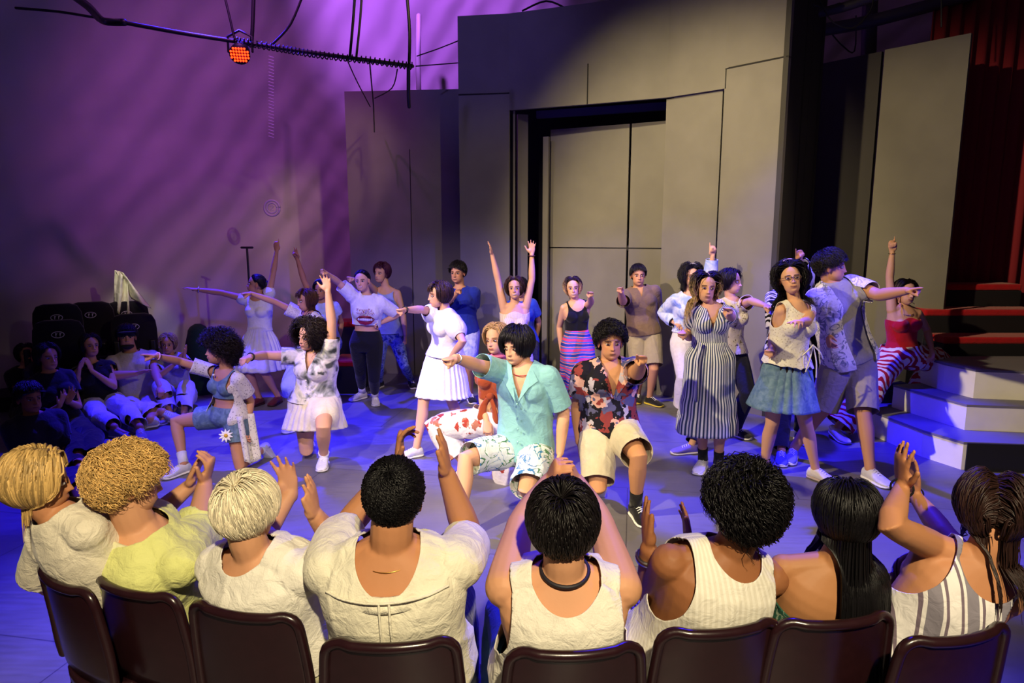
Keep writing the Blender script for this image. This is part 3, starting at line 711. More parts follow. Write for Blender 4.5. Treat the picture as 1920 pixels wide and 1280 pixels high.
def bottoms(B, mat, name='trousers', waist=.14, upto=1.95, e=.012, ee=.02, wrink=.006, vox=None, label=None):
    mm = M(); torso(B, mm, e, t0=-.22, t1=waist + .06)
    for s in B.leg: leg_part(B, mm, s, e, min(2., upto + .18), ee)
    V, F, _ = mm.arr(); V, F, N = remesh(V, F, vox or max(B.vox * 1.15, .007), 5)
    tt = (V - B.pel) @ B.up / B.TL; f = (waist - tt) * B.TL
    for s in B.leg:
        Hp, K = B.leg[s][:2]; a_ = Hp + (K - Hp) * .35; q = np.clip(((V - a_) @ (K - a_)) / np.dot(K - a_, K - a_), 0, 1.4)
        f = np.where(np.linalg.norm(V - a_ - q[:, None] * (K - a_), axis=1) < .115 * B.k * B.build + ee, np.maximum(f, .05), f)
    V, F = clip(V, F, f)
    for s in B.leg:
        Hp, K, A, q = B.leg[s]; Pc, dr = (Hp + (K - Hp) * upto, nrm(K - Hp)) if upto <= 1 else (K + (A - K) * (upto - 1), nrm(A - K))
        near = np.linalg.norm(V - Pc - dr * .05, axis=1) < .17 * B.k; V, F = clip(V, F, np.where(near, (Pc - V) @ dr, 1.))
    return fin(B, name, V, F, mat, wrink, 11, label=label)
def skirt(B, mat, name='skirt', t=.18, envu=1., length=.4, flare=.10, pleats=14, pd=.012, e=.012, axis=None, nt=22, tiers=(), label=None, env=True, wave2=.0, ret=False, parent=None):
    """cloth hanging from the waist round the legs"""
    k = B.k; top_ = B.pel + B.up * B.TL * t; ax = nrm(np.array(axis if axis is not None else -B.up * .5 + np.array([0, 0, -.5])))
    l = B.axp - np.dot(B.axp, ax) * ax; l = nrm(l); f = np.cross(l, ax); a, b = TA(B.sex); w = B.build
    wa = (np.interp(t, TS, a) * k * (.35 + .65 * w) + e); wb = (np.interp(t, TS, b) * k * (.25 + .75 * w) + e)
    ha = .178 * k * (.35 + .65 * w) + e; hb = .135 * k * w + e; n = 200; th = np.arange(n) * 2 * PI / n; rings = []; sph = []
    for s in B.leg:
        Hp, K, A, q = B.leg[s]
        for u in np.linspace(0, envu, 14): sph.append((Hp + (K - Hp) * u, np.interp(u, [0, 1], [.098, .066]) * k * w + e))
        for u in (np.linspace(0, 1, 12) if envu >= 1 else []): sph.append((K + (A - K) * u, np.interp(u, [0, .3, 1], [.064, .064, .045]) * k * w + e))
    for i in range(nt):
        d = length * i / (nt - 1); c = top_ + ax * d; q = min(d / (.17 * k), 1); q = q * q * (3 - 2 * q)
        fl = flare * max(0, d - .1) / max(.05, length - .1)
        for tq in tiers: fl += .012 * (1 if d > tq * length else 0)
        ra = wa * (1 - q) + ha * q + fl; rb = wb * (1 - q) + hb * q + fl
        r = 1 / np.sqrt((np.cos(th) / ra) ** 2 + (np.sin(th) / rb) ** 2)
        if env:
            rr = np.zeros(n)
            for sc_, sr in sph:
                v = sc_ - c; dz = np.dot(v, ax)
                if abs(dz) >= sr: continue
                ro = math.sqrt(sr * sr - dz * dz); x = np.dot(v, l); y = np.dot(v, f); bq = x * np.cos(th) + y * np.sin(th); D = bq * bq - (x * x + y * y - ro * ro)
                rr = np.maximum(rr, np.where(D > 0, bq + np.sqrt(np.maximum(D, 0)), 0))
            r = np.maximum(r, rr)
            for _ in range(6): r = np.maximum(r, (np.roll(r, 3) + np.roll(r, -3)) / 2)
            for _ in range(3): r = (np.roll(r, 2) + r + np.roll(r, -2)) / 3
        pl = pd * min(1, d / .12) * (np.abs(np.sin(th * pleats / 2 + 1.5 * np.sin(th * 3))) - .3) + wave2 * min(1, d / .2) * np.sin(th * 5 + 1)
        rings.append(c + np.outer(np.cos(th) * (r + pl), l) + np.outer(np.sin(th) * (r + pl), f))
    R_ = np.array(rings)
    for _ in range(2): R_[1:-1] = (R_[:-2] + 2 * R_[1:-1] + R_[2:]) / 4
    V, F = loft(list(R_), caps=False); V[:, 2] = np.maximum(V[:, 2], B.base[2] + .012)
    if ret: return V, F
    return fin(B, name, V, F, mat, 0, 1, label=label, parent=parent)
def sub(B, name, mm, mat, label=None, parent=None):
    V, F, C = mm.arr(); return obj(name, V, F, mat, parent or B.root, B.base, label=label)
def collar(B, mat, r=.078, h=.035, tilt=.25, open_=.9, drop=.02, fwd=.0, parent=None, wide=.02):
    """turned down collar round the neck"""
    k = B.k; fw = B.bend; th = np.linspace(-PI + open_, PI - open_, 30); rings = []
    V = []; n = len(th)
    for j, (rr, z) in enumerate(((r - .004, 0), (r - .003, h), (r + .004, h + .003), (r + wide, h * .3), (r + wide + .012, -.008))):
        for a in th:
            c = B.nk + B.up * (-drop) * k
            V.append(c + B.axc * math.sin(a) * rr * k * 1.05 - fw * (math.cos(a) * rr * k * .95 - fwd) + B.up * (z * k - tilt * k * (1 - math.cos(a)) * .03))
    F = [[j * n + i, j * n + i + 1, (j + 1) * n + i + 1, (j + 1) * n + i] for j in range(4) for i in range(n - 1)]
    return obj('collar', np.array(V), F, mat, parent or B.root, B.base, solid=.003)
def band(B, s, mat, at=.93, r=.032, w=.006, name='bracelet', label=None):
    S, E, W = B.arm[s][:3]; c = E + (W - E) * at; d = nrm(W - E); th = np.arange(20) * 2 * PI / 20; _, A, Bx = frames([c, c + d * .01])
    P = [c + A[0] * math.cos(t) * r * B.k + Bx[0] * math.sin(t) * r * B.k for t in th]; P.append(P[0]); mm = M(); mm.add(*tube(P, w, 6, hint=d, ends=False)); return sub(B, name, mm, mat, label)
def neckline_cord(B, mat, r=.062, w=.003, name='necklace', drop=.0, fwd=.02, z=0.):
    th = np.linspace(0, 2 * PI, 33); fw = B.bend; mm = M()
    mm.add(*tube([B.nk + B.axc * math.sin(a) * r * B.k + fw * (math.cos(a) * r * B.k + fwd) + B.up * (z - drop * (math.cos(a) * .5 + .5)) for a in th], w, 6, ends=False)); return sub(B, name, mm, mat)
def glasses(B, col='#1a1018'):
    mm = M(); H = lambda x, y, z: B.hc + B.HM @ np.array([x, y, z]) * B.hk
    for s in (-1, 1):
        mm.add(*tube([H(s * .033 + math.cos(a) * .022, -.103, .001 + math.sin(a) * .018) for a in np.linspace(0, 2 * PI, 17)], .0022, 6, ends=False))
        mm.add(*tube([H(s * .055, -.102, .005), H(s * .082, -.02, .006), H(s * .083, .02, .0)], .0018, 6))
    mm.add(*tube([H(-.011, -.105, .003), H(.011, -.105, .003)], .002, 6)); return sub(B, 'glasses', mm, solid('frame_' + col, col, .3))
def headband(B, mat, y=.0, w=.012):
    mm = M(); P = [B.hc + B.HM @ ((HC + np.array([math.cos(a) * (HR[0] + .014), -.035 + y + 0 * a - .0, math.sin(a) * (HR[2] + .022)]))) * B.hk for a in np.linspace(-.25, PI + .25, 20)]
    mm.add(*tube(P, .004, 8, hint=B.HM[:, 1], ry=None)); V, F, C = mm.arr(); return obj('headband', V, F, mat, B.root, B.base)
def shoes(B, col, sole='#e8e4e0', kind='sneaker', stripe=None, skip=''):
    for s in B.leg:
        if s in skip: continue
        q = B.leg[s][3]; fl = q.get('floor', B.base[2]); shoe(B.root, B.base, B.leg[s][2].copy(), toe(B, s), B.k * 1.04, q.get('col', col), sole, kind, stripe, up=q.get('up'), floor=fl)
def socks(B, mat, u0=1.75, e=.004, name='sock', only='LR'):
    for s in B.leg:
        if s not in only: continue
        Hp, K, A, q = B.leg[s]; mm = M(); P = [K + (A - K) * u for u in (u0 - 1, (u0) / 2 - .0 if False else (u0 - 1 + 1) / 2, 1)]
        r = np.array([.040, .037, .040]) * B.k * (.4 + .6 * B.build) + e; mm.add(*tube(P, r, 12, ends=False)); sub(B, name, mm, mat)

def lapels(B, mat, v=.17, e=.03):
    for sg in (-1, 1):
        A = [(.062, .30), (.012, .30 - v * 1.15), (.075, .30 - v * .62), (.125, .235), (.085, .30)]
        P = [chestpt(B, sg * x, (z - .30) + (1.0 - .66) * B.TL - .005, e) for x, z in A]; c = np.mean(P, 0) + B.bend * .012; n = len(P)
        obj('lapel', np.array(P + [c]), [[i, (i + 1) % n, n] for i in range(n)], mat, B.root, B.base, solid=.005, smooth=False)
def chestpt(B, x, z, e=.036):
    q = .66 + z / B.TL; a, b = TA(B.sex); w = B.build; aa = np.interp(q, TS, a) * B.k * (.35 + .65 * w) + e; bb = np.interp(q, TS, b) * B.k * (.25 + .75 * w) + e
    y = bb * math.sqrt(max(0, 1 - (x / aa) ** 2)); bs = .055 * B.k * math.exp(-((abs(x) - .065) / .07) ** 2) * math.exp(-(z / .08) ** 2); return B.pel + (B.nk - B.pel) * q + B.axc * x + B.bend * (y + bs)
# ------------------------------------------------------------------ the place
def wallmat(key, h, rough=.8, var=.06, sc_=3):
    def B(nt, b, N, L):
        c = coords(N, L); n1 = N('TexNoise'); n1.inputs['Scale'].default_value = sc_; n1.inputs['Detail'].default_value = 6; L(c, n1.inputs[0]); base = hexc(h)
        L(ramp(N, L, n1.outputs[0], [(.35, tuple(x * (1 - var) for x in base)), (.65, tuple(x * (1 + var) for x in base))]), b.inputs['Base Color']); b.inputs['Roughness'].default_value = rough
        n2 = N('TexNoise'); n2.inputs['Scale'].default_value = 90; L(c, n2.inputs[0]); bump(nt, N, L, b, n2.outputs[0], .08, .004)
    return nmat(key, B)
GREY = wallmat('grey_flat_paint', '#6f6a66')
GREY_SHADED = wallmat('shaded_grey_paint', '#2c2827')  # flat paint with the shade put into its colour
def fl(nt, b, N, L):
    c = coords(N, L); n1 = N('TexNoise'); n1.inputs['Scale'].default_value = 1.2; n1.inputs['Detail'].default_value = 8; n1.inputs['Roughness'].default_value = .65; L(c, n1.inputs[0])
    o1 = ramp(N, L, n1.outputs[0], [(.3, hexc('#66626c')), (.7, hexc('#7c7880'))])
    c2 = coords(N, L, (.9, 7, 1), (0, 0, .35)); n2 = N('TexNoise'); n2.inputs['Scale'].default_value = 6; n2.inputs['Detail'].default_value = 5; L(c2, n2.inputs[0])
    o2 = ramp(N, L, n2.outputs[0], [(.35, (.8, .8, .8)), (.7, (1, 1, 1))]); m = N('MixRGB'); m.blend_type = 'MULTIPLY'; m.inputs[0].default_value = .6; L(o1, m.inputs[1]); L(o2, m.inputs[2])
    br = N('TexBrick'); br.inputs['Scale'].default_value = 1; br.inputs['Mortar Size'].default_value = .004; br.inputs['Brick Width'].default_value = 2.44; br.inputs['Row Height'].default_value = 1.22
    for i, q in ((1, (1, 1, 1, 1)), (2, (1, 1, 1, 1)), (3, (.35, .33, .36, 1))): br.inputs[i].default_value = q
    L(coords(N, L, (1, 1, 1), (0, 0, .18)), br.inputs[0]); m3 = N('MixRGB'); m3.blend_type = 'MULTIPLY'; m3.inputs[0].default_value = .8; L(m.outputs[0], m3.inputs[1]); L(br.outputs[0], m3.inputs[2])
    L(m3.outputs[0], b.inputs['Base Color']); L(ramp(N, L, n2.outputs[0], [(.3, (.32,) * 3), (.7, (.5,) * 3)]), b.inputs['Roughness']); bump(nt, N, L, b, n2.outputs[0], .06, .004)
FLOORM = nmat('painted_stage_floor', fl)
struct(obj('floor', *box(-9, 9, -1.5, 14, -.1, 0), FLOORM, smooth=False))

def xy(px, py, Y):
    p = U(px, py, Y); return (p[0], p[1])
def panel(name, pa, pb, z0, z1, th=.05, mat=GREY, parent=None):
    """upright board from pa to pb in plan, with thickness away from the camera"""
    a = np.array(pa, float); b = np.array(pb, float); d = nrm(b - a); n = np.array([-d[1], d[0]])
    if n[1] < 0: n = -n
    P = [a, b, b + n * th, a + n * th]
    if (P[1][0] - P[0][0]) * (P[2][1] - P[1][1]) - (P[1][1] - P[0][1]) * (P[2][0] - P[1][0]) < 0: P = P[::-1]
    V, F = prism(P, z0, z1); return obj(name, V, F, mat, parent, (0, 0, 0), smooth=False)
# tent wall of stretched fabric
def tentmat(nt, b, N, L):
    c = coords(N, L); n1 = N('TexNoise'); n1.inputs['Scale'].default_value = .8; n1.inputs['Detail'].default_value = 5; L(c, n1.inputs[0])
    L(ramp(N, L, n1.outputs[0], [(.3, hexc('#a8a09c')), (.7, hexc('#b8b0ac'))]), b.inputs['Base Color']); b.inputs['Roughness'].default_value = .6; b.inputs['Specular IOR Level'].default_value = .3
    n2 = N('TexWave'); n2.inputs['Scale'].default_value = .9; n2.inputs['Distortion'].default_value = 3.5; n2.inputs['Detail'].default_value = 2.5; n2.inputs['Detail Scale'].default_value = .8; n2.bands_direction = 'DIAGONAL'; L(coords(N, L, (1.6, .2, -1.1)), n2.inputs[0]); bump(nt, N, L, b, n2.outputs[1], .35, .08)
TENT = nmat('tent_fabric', tentmat)
plan = seg([(-7.6, 1.5), (-7.2, 4), (-6.4, 6.3), (-5.2, 8.4), (-3.3, 10.3), (-.5, 11.6), (2.5, 11.6), (5.5, 10.4), (8, 8.)], 44)
hs = np.concatenate([np.linspace(0, 4.2, 60), np.linspace(4.3, 8.2, 22)]); V = []
cen = np.array([0, 3.])
for iz, z in enumerate(hs):
    lean = max(0, z - 3.2); s = 1 - .012 * lean ** 2 - .018 * lean
    for i, p in enumerate(plan):
        q = cen + (p - cen) * s; n = nrm(cen - q); t = i / len(plan)
        # stretched folds running up from the base near the flats and soft sag elsewhere
        dgn = (q[0] * .9 + z * 1.0); fold = .05 * (abs(math.sin(dgn * 8 + .7 * math.sin(z * 3))) ** .6 - .5) * math.exp(-((q[0] + 2.6) / .75) ** 2) * math.exp(-((z - 3.0) / 1.1) ** 2)
        sag = .05 * math.sin(i * .225 + z * .4) * math.exp(-((z - 1.6) / 2.) ** 2) + .01 * math.sin(i * .8 + z * 3)
        q = q + n * (fold + sag); V.append((q[0], q[1], z))
n = len(plan); F = [[k * n + i, k * n + i + 1, (k + 1) * n + i + 1, (k + 1) * n + i] for k in range(len(hs) - 1) for i in range(n - 1)]
struct(obj('wall_tent', np.array(V), F, TENT, solid=.01))
struct(obj('wall_right', *box(6.95, 7.05, -1.5, 8.5, 0, 6), wallmat('black_drape', '#1a0e12')))
# -- flats
HW = 4.51; HL = 3.40
A = xy(654, 400, 9.1); Bq = xy(863, 400, 8.95)
def flat(name, label, segs, seams=(), mat=GREY):
    r = empty(name, (0, 0, 0), label, 'stage flat')
    for i, (pa, pb, z0, z1) in enumerate(segs): panel('board', pa, pb, z0, z1, .05, mat, r)
    for (p0, p1, z0, z1) in seams:
        panel('seam', p0, p1, z0, z1, .01, solid('seam', '#1c191a', .9), r)
    return r
mid = xy(771, 400, 9.02)
off = lambda p, d=.004: (p[0], p[1] - d)
flat('stage_flat', 'low grey flat on the left, standing against the purple fabric wall', [(A, mid, 0, 3.74), (mid, Bq, 0, 3.74)], [((mid[0] - .004, mid[1] - .006), (mid[0] + .004, mid[1] - .006), 0, 3.0)])
p858, p955, p1245, p1360, p1472 = xy(861, 300, 8.6), xy(955, 300, 8.5), xy(1246, 300, 7.75), xy(1352, 300, 7.3), xy(1467, 300, 6.8)
arch = [p858, p955, xy(1100, 200, 8.14), p1245, p1360, p1472]
segs = [(arch[i], arch[i + 1], HL if i in (1, 2, 3) else HL + .2, HW + .9 * (i > 3) * 0 + .0) for i in range(5)]
def jn(p, q, t): return (p[0] + (q[0] - p[0]) * t, p[1] + (q[1] - p[1]) * t)
r = flat('arch_header', 'tall curved grey header spanning the top of the doorway', segs,
         [(off(jn(p858, p955, 0), .006), off(jn(p858, p955, 1.0), .006), HL + .19, HL + .205), (off(jn(p1360, p1472, .05), .006), off(p1472, .006), HL + .19, HL + .205), (off(p1360, .008), (p1360[0] + .012, p1360[1] - .012), HL, HL + .2), (off(jn(arch[1], arch[2], .999), .006), (arch[2][0] + .012, arch[2][1] - .010), HL, HL + .45)])
flat('stage_flat', 'grey pier flat at the left side of the doorway', [(p858, p955, 0, HL + .19)])
flat('stage_flat', 'grey pier flat at the right side of the doorway', [((p1245[0] + .01, p1245[1] + .05), (p1360[0], p1360[1] + .05), 0, HL - .01), (p1360, p1472, 0, HL + .19)])
# narrow returns beside the door
s1, s2, s3 = xy(962, 300, 8.56), xy(968, 300, 8.62), xy(990, 300, 8.7)
flat('stage_flat', 'narrow grey strip flat beside the dark gap of the doorway', [(s1, xy(966, 300, 8.56), 0, HL), (xy(971, 300, 8.66), s3, 0, HL - .02)])
flat('stage_flat', 'thin grey edge board between the dark gap and the door leaf', [(xy(1018, 300, 8.75), xy(1028, 300, 8.72), 0, HL - .28)])
panel('wall_backing', xy(940, 300, 9.4), xy(1260, 300, 9.3), 0, 4.4, .05, solid('black_backing', '#14122a', .9)).__setitem__('kind', 'structure')
d0, d1, d2 = xy(1031, 400, 8.85), xy(1178, 400, 8.38), xy(1246, 400, 8.16); dz = 1.72
r = empty('stage_door', (d0[0], d0[1], 0), 'pair of tall grey door leaves inside the arch, closed behind the dancers', 'door')
DM = GREY
for nme, a_, b_ in (('door_leaf', d0, jn(d1, d0, .012)), ('door_leaf', jn(d1, d2, .035), d2)):
    for z0, z1 in ((0, dz), (dz + .016, 3.22)):
        o = panel(nme, a_, b_, z0, z1, .05, DM); o.parent = r; o.matrix_parent_inverse = Matrix.Translation(-Vector((d0[0], d0[1], 0)))
o = panel('door_rail', off(d0, -.02), off(d2, -.02), dz - .02, dz + .04, .01, solid('seam', '#1c191a', .9)); o.parent = r; o.matrix_parent_inverse = Matrix.Translation(-Vector((d0[0], d0[1], 0)))
o = panel('top_beam', xy(1005, 300, 8.9), xy(1250, 300, 8.3), 3.37, 3.46, .06, solid('beam', '#3a3560', .7)); o.parent = r; o.matrix_parent_inverse = Matrix.Translation(-Vector((d0[0], d0[1], 0)))
# right return and flats
q0, q1, q2, q3 = p1472, xy(1531, 300, 7.75), xy(1642, 300, 7.55), xy(1797, 300, 6.95)
flat('stage_flat', 'edge-on return flat with painted-in shade right of the arch, with vertical seams', [(q0, q1, 0, 6.2)], [(jn(q0, q1, .42), jn(q0, q1, .45), 0, 5), (jn(q0, q1, .62), jn(q0, q1, .635), 0, 5), (jn(q0, q1, .9), jn(q0, q1, .93), 0, 5)], GREY_SHADED)
flat('stage_flat', 'grey flat with painted-in shade between the arch and the lit right hand flat', [(xy(1531, 300, 8.12), (q2[0], q2[1] + .06), 0, 3.85)], mat=GREY_SHADED)
flat('stage_flat', 'tall lit grey flat at far right behind the red top dancer', [(q2, q3, 0, 3.85)], mat=wallmat('olive_grey_flat_paint', '#6a655c'))
cr = M(); P = []
for i in range(90):
    t = i / 89; P.append((q3[0] + .03 + t * 2.4, q3[1] + .72 + .04 * math.sin(i * 1.1)))
V = [(p[0], p[1], z) for z in (0, 1.5, 3, 4.6) for p in P]; F = [[k * 90 + i, k * 90 + i + 1, (k + 1) * 90 + i + 1, (k + 1) * 90 + i] for k in range(3) for i in range(89)]
tag(obj('curtain', np.array(V), F, solid('red_curtain', '#7a1020', .9), solid=.01), 'dark red curtain hanging beyond the lit right flat', 'curtain')
# steps
WH = wallmat('white_step_paint', '#f0ece6', .6); GT = wallmat('grey_step_top', '#77737c', .6)
def step(label, P, z0, z1):
    r = empty('stage_step', (P[0][0], P[0][1], z0), label, 'step', 'white steps at the right')
    P2 = [(a - P[0][0], b - P[0][1]) for a, b in P]
    o = obj('riser', *prism(P2, 0, z1 - z0 - .02), WH, None, smooth=False); o.parent = r
    c = np.mean(P2, 0); P3 = [tuple(c + (np.array(p) - c) * 1.006) for p in P2]
    o = obj('tread', *prism(P3, z1 - z0 - .02, z1 - z0), GT, None, smooth=False); o.parent = r
step('lowest white step with grey tread at the stage edge', [(3.44, 6.11), (3.53, 5.53), (3.655, 5.2), (5.4, 5.0), (5.4, 6.7), (3.5, 6.7)], 0, .235)
tag(panel('added_black_board', (3.67, 5.17), (5.42, 4.97), 0, .232, .012, solid('added_board_black', '#100e14', .8)), 'black board added to darken the end of the lowest step', 'board')  # board added over the right face of the step to make it dark
step('middle white step above the lowest one', [(3.74, 6.1), (3.88, 5.53), (5.35, 5.3), (5.35, 6.65), (3.69, 6.3)], .236, .46)
step('top white step, cut off by the right edge', [(4.0, 6.05), (4.08, 5.75), (5.3, 5.5), (5.3, 6.4), (4.0, 6.4)], .461, .72)
def bench(label, c, w, d, z0, z1, yaw=0, top='#c01020'):
    r = empty('bench', (c[0], c[1], z0), label, 'bench'); r.rotation_euler.z = yaw
    V, F = box(-w / 2, w / 2, -d / 2, d / 2, 0, z1 - z0 - .07); o = obj('base', V, F, solid('bench_base', '#15121a', .7), None, smooth=False, bevel=.008); o.parent = r
    V, F = box(-w / 2, w / 2, -d / 2, d / 2, z1 - z0 - .07, z1 - z0); o = obj('cushion', V, F, cloth(top), None, smooth=False, bevel=.02); o.parent = r
for i, (yy, zz) in enumerate(((6.85, .88), (7.2, 1.12), (7.55, 1.36))): bench(['lowest red bench seat at the far right', 'middle red bench seat at the far right', 'highest red bench seat at the far right, under the curtain'][i], (4.95, yy - .1), 1.25, .33, .0, zz, 0)
p = U(1668, 735, 6.55); bench('black box seat under the red top dancer', (3.62, 6.62), .62, .34, .236 * 0, .44, top='#121016')
p = G(652, 735); bench('dark box with red top behind the dancers at left', (p[0], 8.1), .35, .5, 0, .40); bench('taller dark box with red top beside the left flat', (xy(655, 640, 8.75)[0], 8.75), .32, .4, 0, .78)
# theatre seats behind the seated audience at left, with number plates
def tseat(x, y, z, yaw, label):
    r = empty('theatre_seat', (x, y, z), label, 'theatre seat', 'black numbered seats at the left'); r.rotation_euler.z = yaw
    n = 15; th = np.linspace(-1, 1, n); rg = []
    for zz, ww in ((.42, .22), (.6, .235), (.85, .235), (.95, .225), (1.02, .19), (1.045, .12)):
        c = [(t * ww, .05 * (1 - t * t) * -1 + .22, zz) for t in th] + [(t * ww, .28, zz) for t in th[::-1]]; rg.append(np.array(c))
    o = obj('backrest', *loft(rg), cloth('#1a1620', wr=.15), None, bevel=.01); o.parent = r
    o = obj('seat', *box(-.23, .23, -.25, .2, .36, .46), cloth('#1a1620', wr=.15), None, smooth=False, bevel=.03); o.parent = r
    for s in (-1, 1):
        o = obj('armrest', *box(s * .25 - .03, s * .25 + .03, -.22, .26, 0, .62), solid('black_plastic', '#0e0c12', .5), None, smooth=False, bevel=.015); o.parent = r
    mm = M(); P = [(math.cos(a) * .055, .155, .9 + math.sin(a) * .032) for a in np.linspace(0, 2 * PI, 21)]; mm.add(*tube(P, .004, 6, ends=False))
    for q in (-.018, .018): mm.add(*tube([(q, .155, .915), (q, .155, .885)], .004, 6)); mm.add(*tube([(q + .012, .155, .915), (q, .155, .9)], .003, 6))
    V, F, _ = mm.arr(); o = obj('number_plate', V, F, solid('plate_white', '#c8c4cc', .5), None); o.parent = r
for px, py, Y, lb in ((133, 595, 7.3, 'black numbered theatre seat nearest the left edge, upper row'), (195, 590, 7.7, 'black numbered theatre seat left of the bright tent opening'), (262, 588, 7.95, 'black numbered theatre seat right of the bright tent opening'), (276, 612, 7.65, 'black numbered theatre seat behind the blond spectator'), (137, 627, 6.85, 'black numbered theatre seat behind the woman in a dark vest')):
    p = U(px, py, Y); yaw = math.radians(28); c = np.array([p[0] - math.sin(yaw) * .155 * -1 * -1, p[1] - .155]); tseat(c[0], c[1], p[2] - .9, yaw, lb)
# riser platform under those seats
struct(obj('trim_1', *prism([(-7.2, 6.4), (-4.75, 7.25), (-4.15, 8.35), (-4.6, 9.2), (-7.2, 8)], 0, .16), solid('riser_black', '#100e14', .8), smooth=False))
# creased cream flap standing in for the daylight gap in the tent
def flapm(nt, b, N, L):
    b.inputs['Base Color'].default_value = (*hexc('#e9e4c8'), 1); b.inputs['Roughness'].default_value = .5
    w = N('TexNoise'); w.inputs['Scale'].default_value = 9; L(coords(N, L), w.inputs[0]); bump(nt, N, L, b, w.outputs[0], .6, .05)
q = [(216, 508), (212, 580), (222, 596), (242, 597), (240, 576), (233, 520)]
g = [(216, 508), (228, 511), (272, 568), (238, 548)]
Yf = lambda px, py: 8.75
def sheet(pts, rows=14, cols=10, amp=.03, f=7):
    (ax_, ay), (bx, by), (cx, cy), (dx, dy) = pts; V = []
    for i in range(rows):
        for j in range(cols):
            s = i / (rows - 1); t = j / (cols - 1); x = (ax_ * (1 - t) + bx * t) * (1 - s) + (dx * (1 - t) + cx * t) * s; y = (ay * (1 - t) + by * t) * (1 - s) + (dy * (1 - t) + cy * t) * s
            V.append(U(x, y, 7.95 + amp * math.sin(t * f + s * 2)))
    return np.array(V), [[i * cols + j, i * cols + j + 1, (i + 1) * cols + j + 1, (i + 1) * cols + j] for i in range(rows - 1) for j in range(cols - 1)]
FM = nmat('cream_flap', flapm)
r = empty('daylight_gap_flap', tuple(U(225, 550, 7.95)), 'creased cream flap standing in for a daylight gap above the black seats', 'tent flap')
for nme, pts in (('flap', ((216, 506), (238, 520), (243, 600), (212, 582))), ('fold', ((217, 506), (232, 512), (284, 578), (246, 560)))):
    V, F = sheet(pts, f=9 if nme == 'flap' else 5, amp=.06); o = obj(nme, V, F, FM, solid=.006); o.parent = r; o.matrix_parent_inverse = Matrix.Translation(-Vector(U(225, 550, 7.95)))
p = U(372, 628, 7.9); mm = M(); mm.add(*tube([(p[0], p[1], p[2] - .75), (p[0], p[1], p[2] - .1), (p[0], p[1], p[2] + .02)], [.16, .15, .12], 16)); V, F, _ = mm.arr()
tag(obj('bag', V, F, cloth('#1d3a34'), None, (p[0], p[1], p[2] - .75)), 'dark green bag standing behind the clapping blond spectator', 'bag')

# ------------------------------------------------------------------ rigging
BLK = solid('black_steel', '#120f16', .5)
def pipe(name, label, cat, pts, r, mat=BLK, extra=None):
    P = [U(*p) for p in pts]; b = P[0]; mm = M(); mm.add(*tube(seg(P, 4), r, 8)); V, F, _ = mm.arr(); o = obj(name, V, F, mat, None, tuple(b)); tag(o, label, cat)
    return o
o = pipe('lighting_pipe', 'long black lighting pipe across the purple tent wall', 'pipe', [(230, 42, 6.8), (340, 62, 6.9), (430, 76, 7.), (505, 87, 7.05), (600, 101, 7.1), (773, 124, 7.2)], .02)
mm = M()
P0 = [U(x, y, 7) for x, y in ((440, 76), (520, 90), (600, 103), (690, 113), (772, 124))]; Q = seg(P0, 60); _, A_, B_ = frames(Q)
an = np.arange(len(Q)) * 1.1; mm.add(*tube(Q + A_ * (np.cos(an) * .034)[:, None] + B_ * (np.sin(an) * .034)[:, None], .007, 5))
V, F, _ = mm.arr(); oo = obj('wound_cable', V, F, BLK, None); oo.parent = o; oo.matrix_parent_inverse = Matrix.Translation(-o.location)
pipe('roof_strut', 'thick dark strut in the top left corner', 'pipe', [(120, -20, 6.2), (165, 12, 6.5), (193, 39, 6.8), (232, 42, 6.8)], .035)
pipe('cable', 'thin cable running in from the upper left edge', 'cable', [(30, 15, 6.5), (110, 22, 6.6), (180, 33, 6.7), (235, 40, 6.8)], .012)
for i, (pts, r_, lb) in enumerate((
    ([(418, -20, 7), (430, 30, 7), (440, 74, 7)], .012, 'cable dropping to the red lamp from above'),
    ([(476, -20, 7.05), (474, 40, 7.05), (472, 78, 7.05)], .02, 'pair of dark cables hanging right of the red lamp'),
    ([(572, -20, 7.1), (545, 45, 7.1), (512, 82, 7.1)], .012, 'curved cable swooping down to the pipe clamp'),
    ([(666, -20, 7.1), (662, 40, 7.1), (656, 106, 7.1)], .014, 'left one of the cables above the middle of the pipe'),
    ([(679, -20, 7.15), (675, 40, 7.15), (668, 108, 7.15)], .012, 'right one of the cables above the middle of the pipe'),
    ([(762, -20, 7.2), (768, 60, 7.2), (767, 122, 7.2)], .016, 'thick dark hanger at the right end of the pipe'),
    ([(766, 122, 7.3), (766, 180, 7.5), (767, 200, 7.6)], .02, 'black drop pole below the right end of the pipe'),
    ([(650, 110, 7.2), (668, 150, 7.8), (694, 200, 8.6)], .007, 'slack wire falling left of the hanging cord'),
    ([(693, 116, 7.2), (697, 160, 8), (700, 195, 8.4), (702, 247, 8.4)], .008, 'thin cord hanging in front of the low grey flat'),
    ([(745, 130, 7.2), (735, 165, 7.8), (703, 184, 8.2)], .007, 'slack wire between the pipe end and the hanging cord'),
    ([(782, 105, 8.5), (820, 92, 8.6), (858, 77, 8.7)], .007, 'upper taut guy wire left of the tall header'),
    ([(780, 124, 8.5), (858, 118, 8.7)], .007, 'lower taut guy wire left of the tall header'),
    ([(980, 20, 8.9), (1024, 2, 8.9), (1062, 16, 8.9)], .012, 'bent wire over the top of the tall header'),
    ([(785, 30, 9.6), (784, 110, 9.6), (786, 205, 9.6)], .035, 'pale vertical tent pole by the low flat'))):
    pipe('cable' if i != 13 else 'tent_pole', lb, 'cable' if i != 13 else 'pole', pts, r_, BLK if i != 13 else TENT)
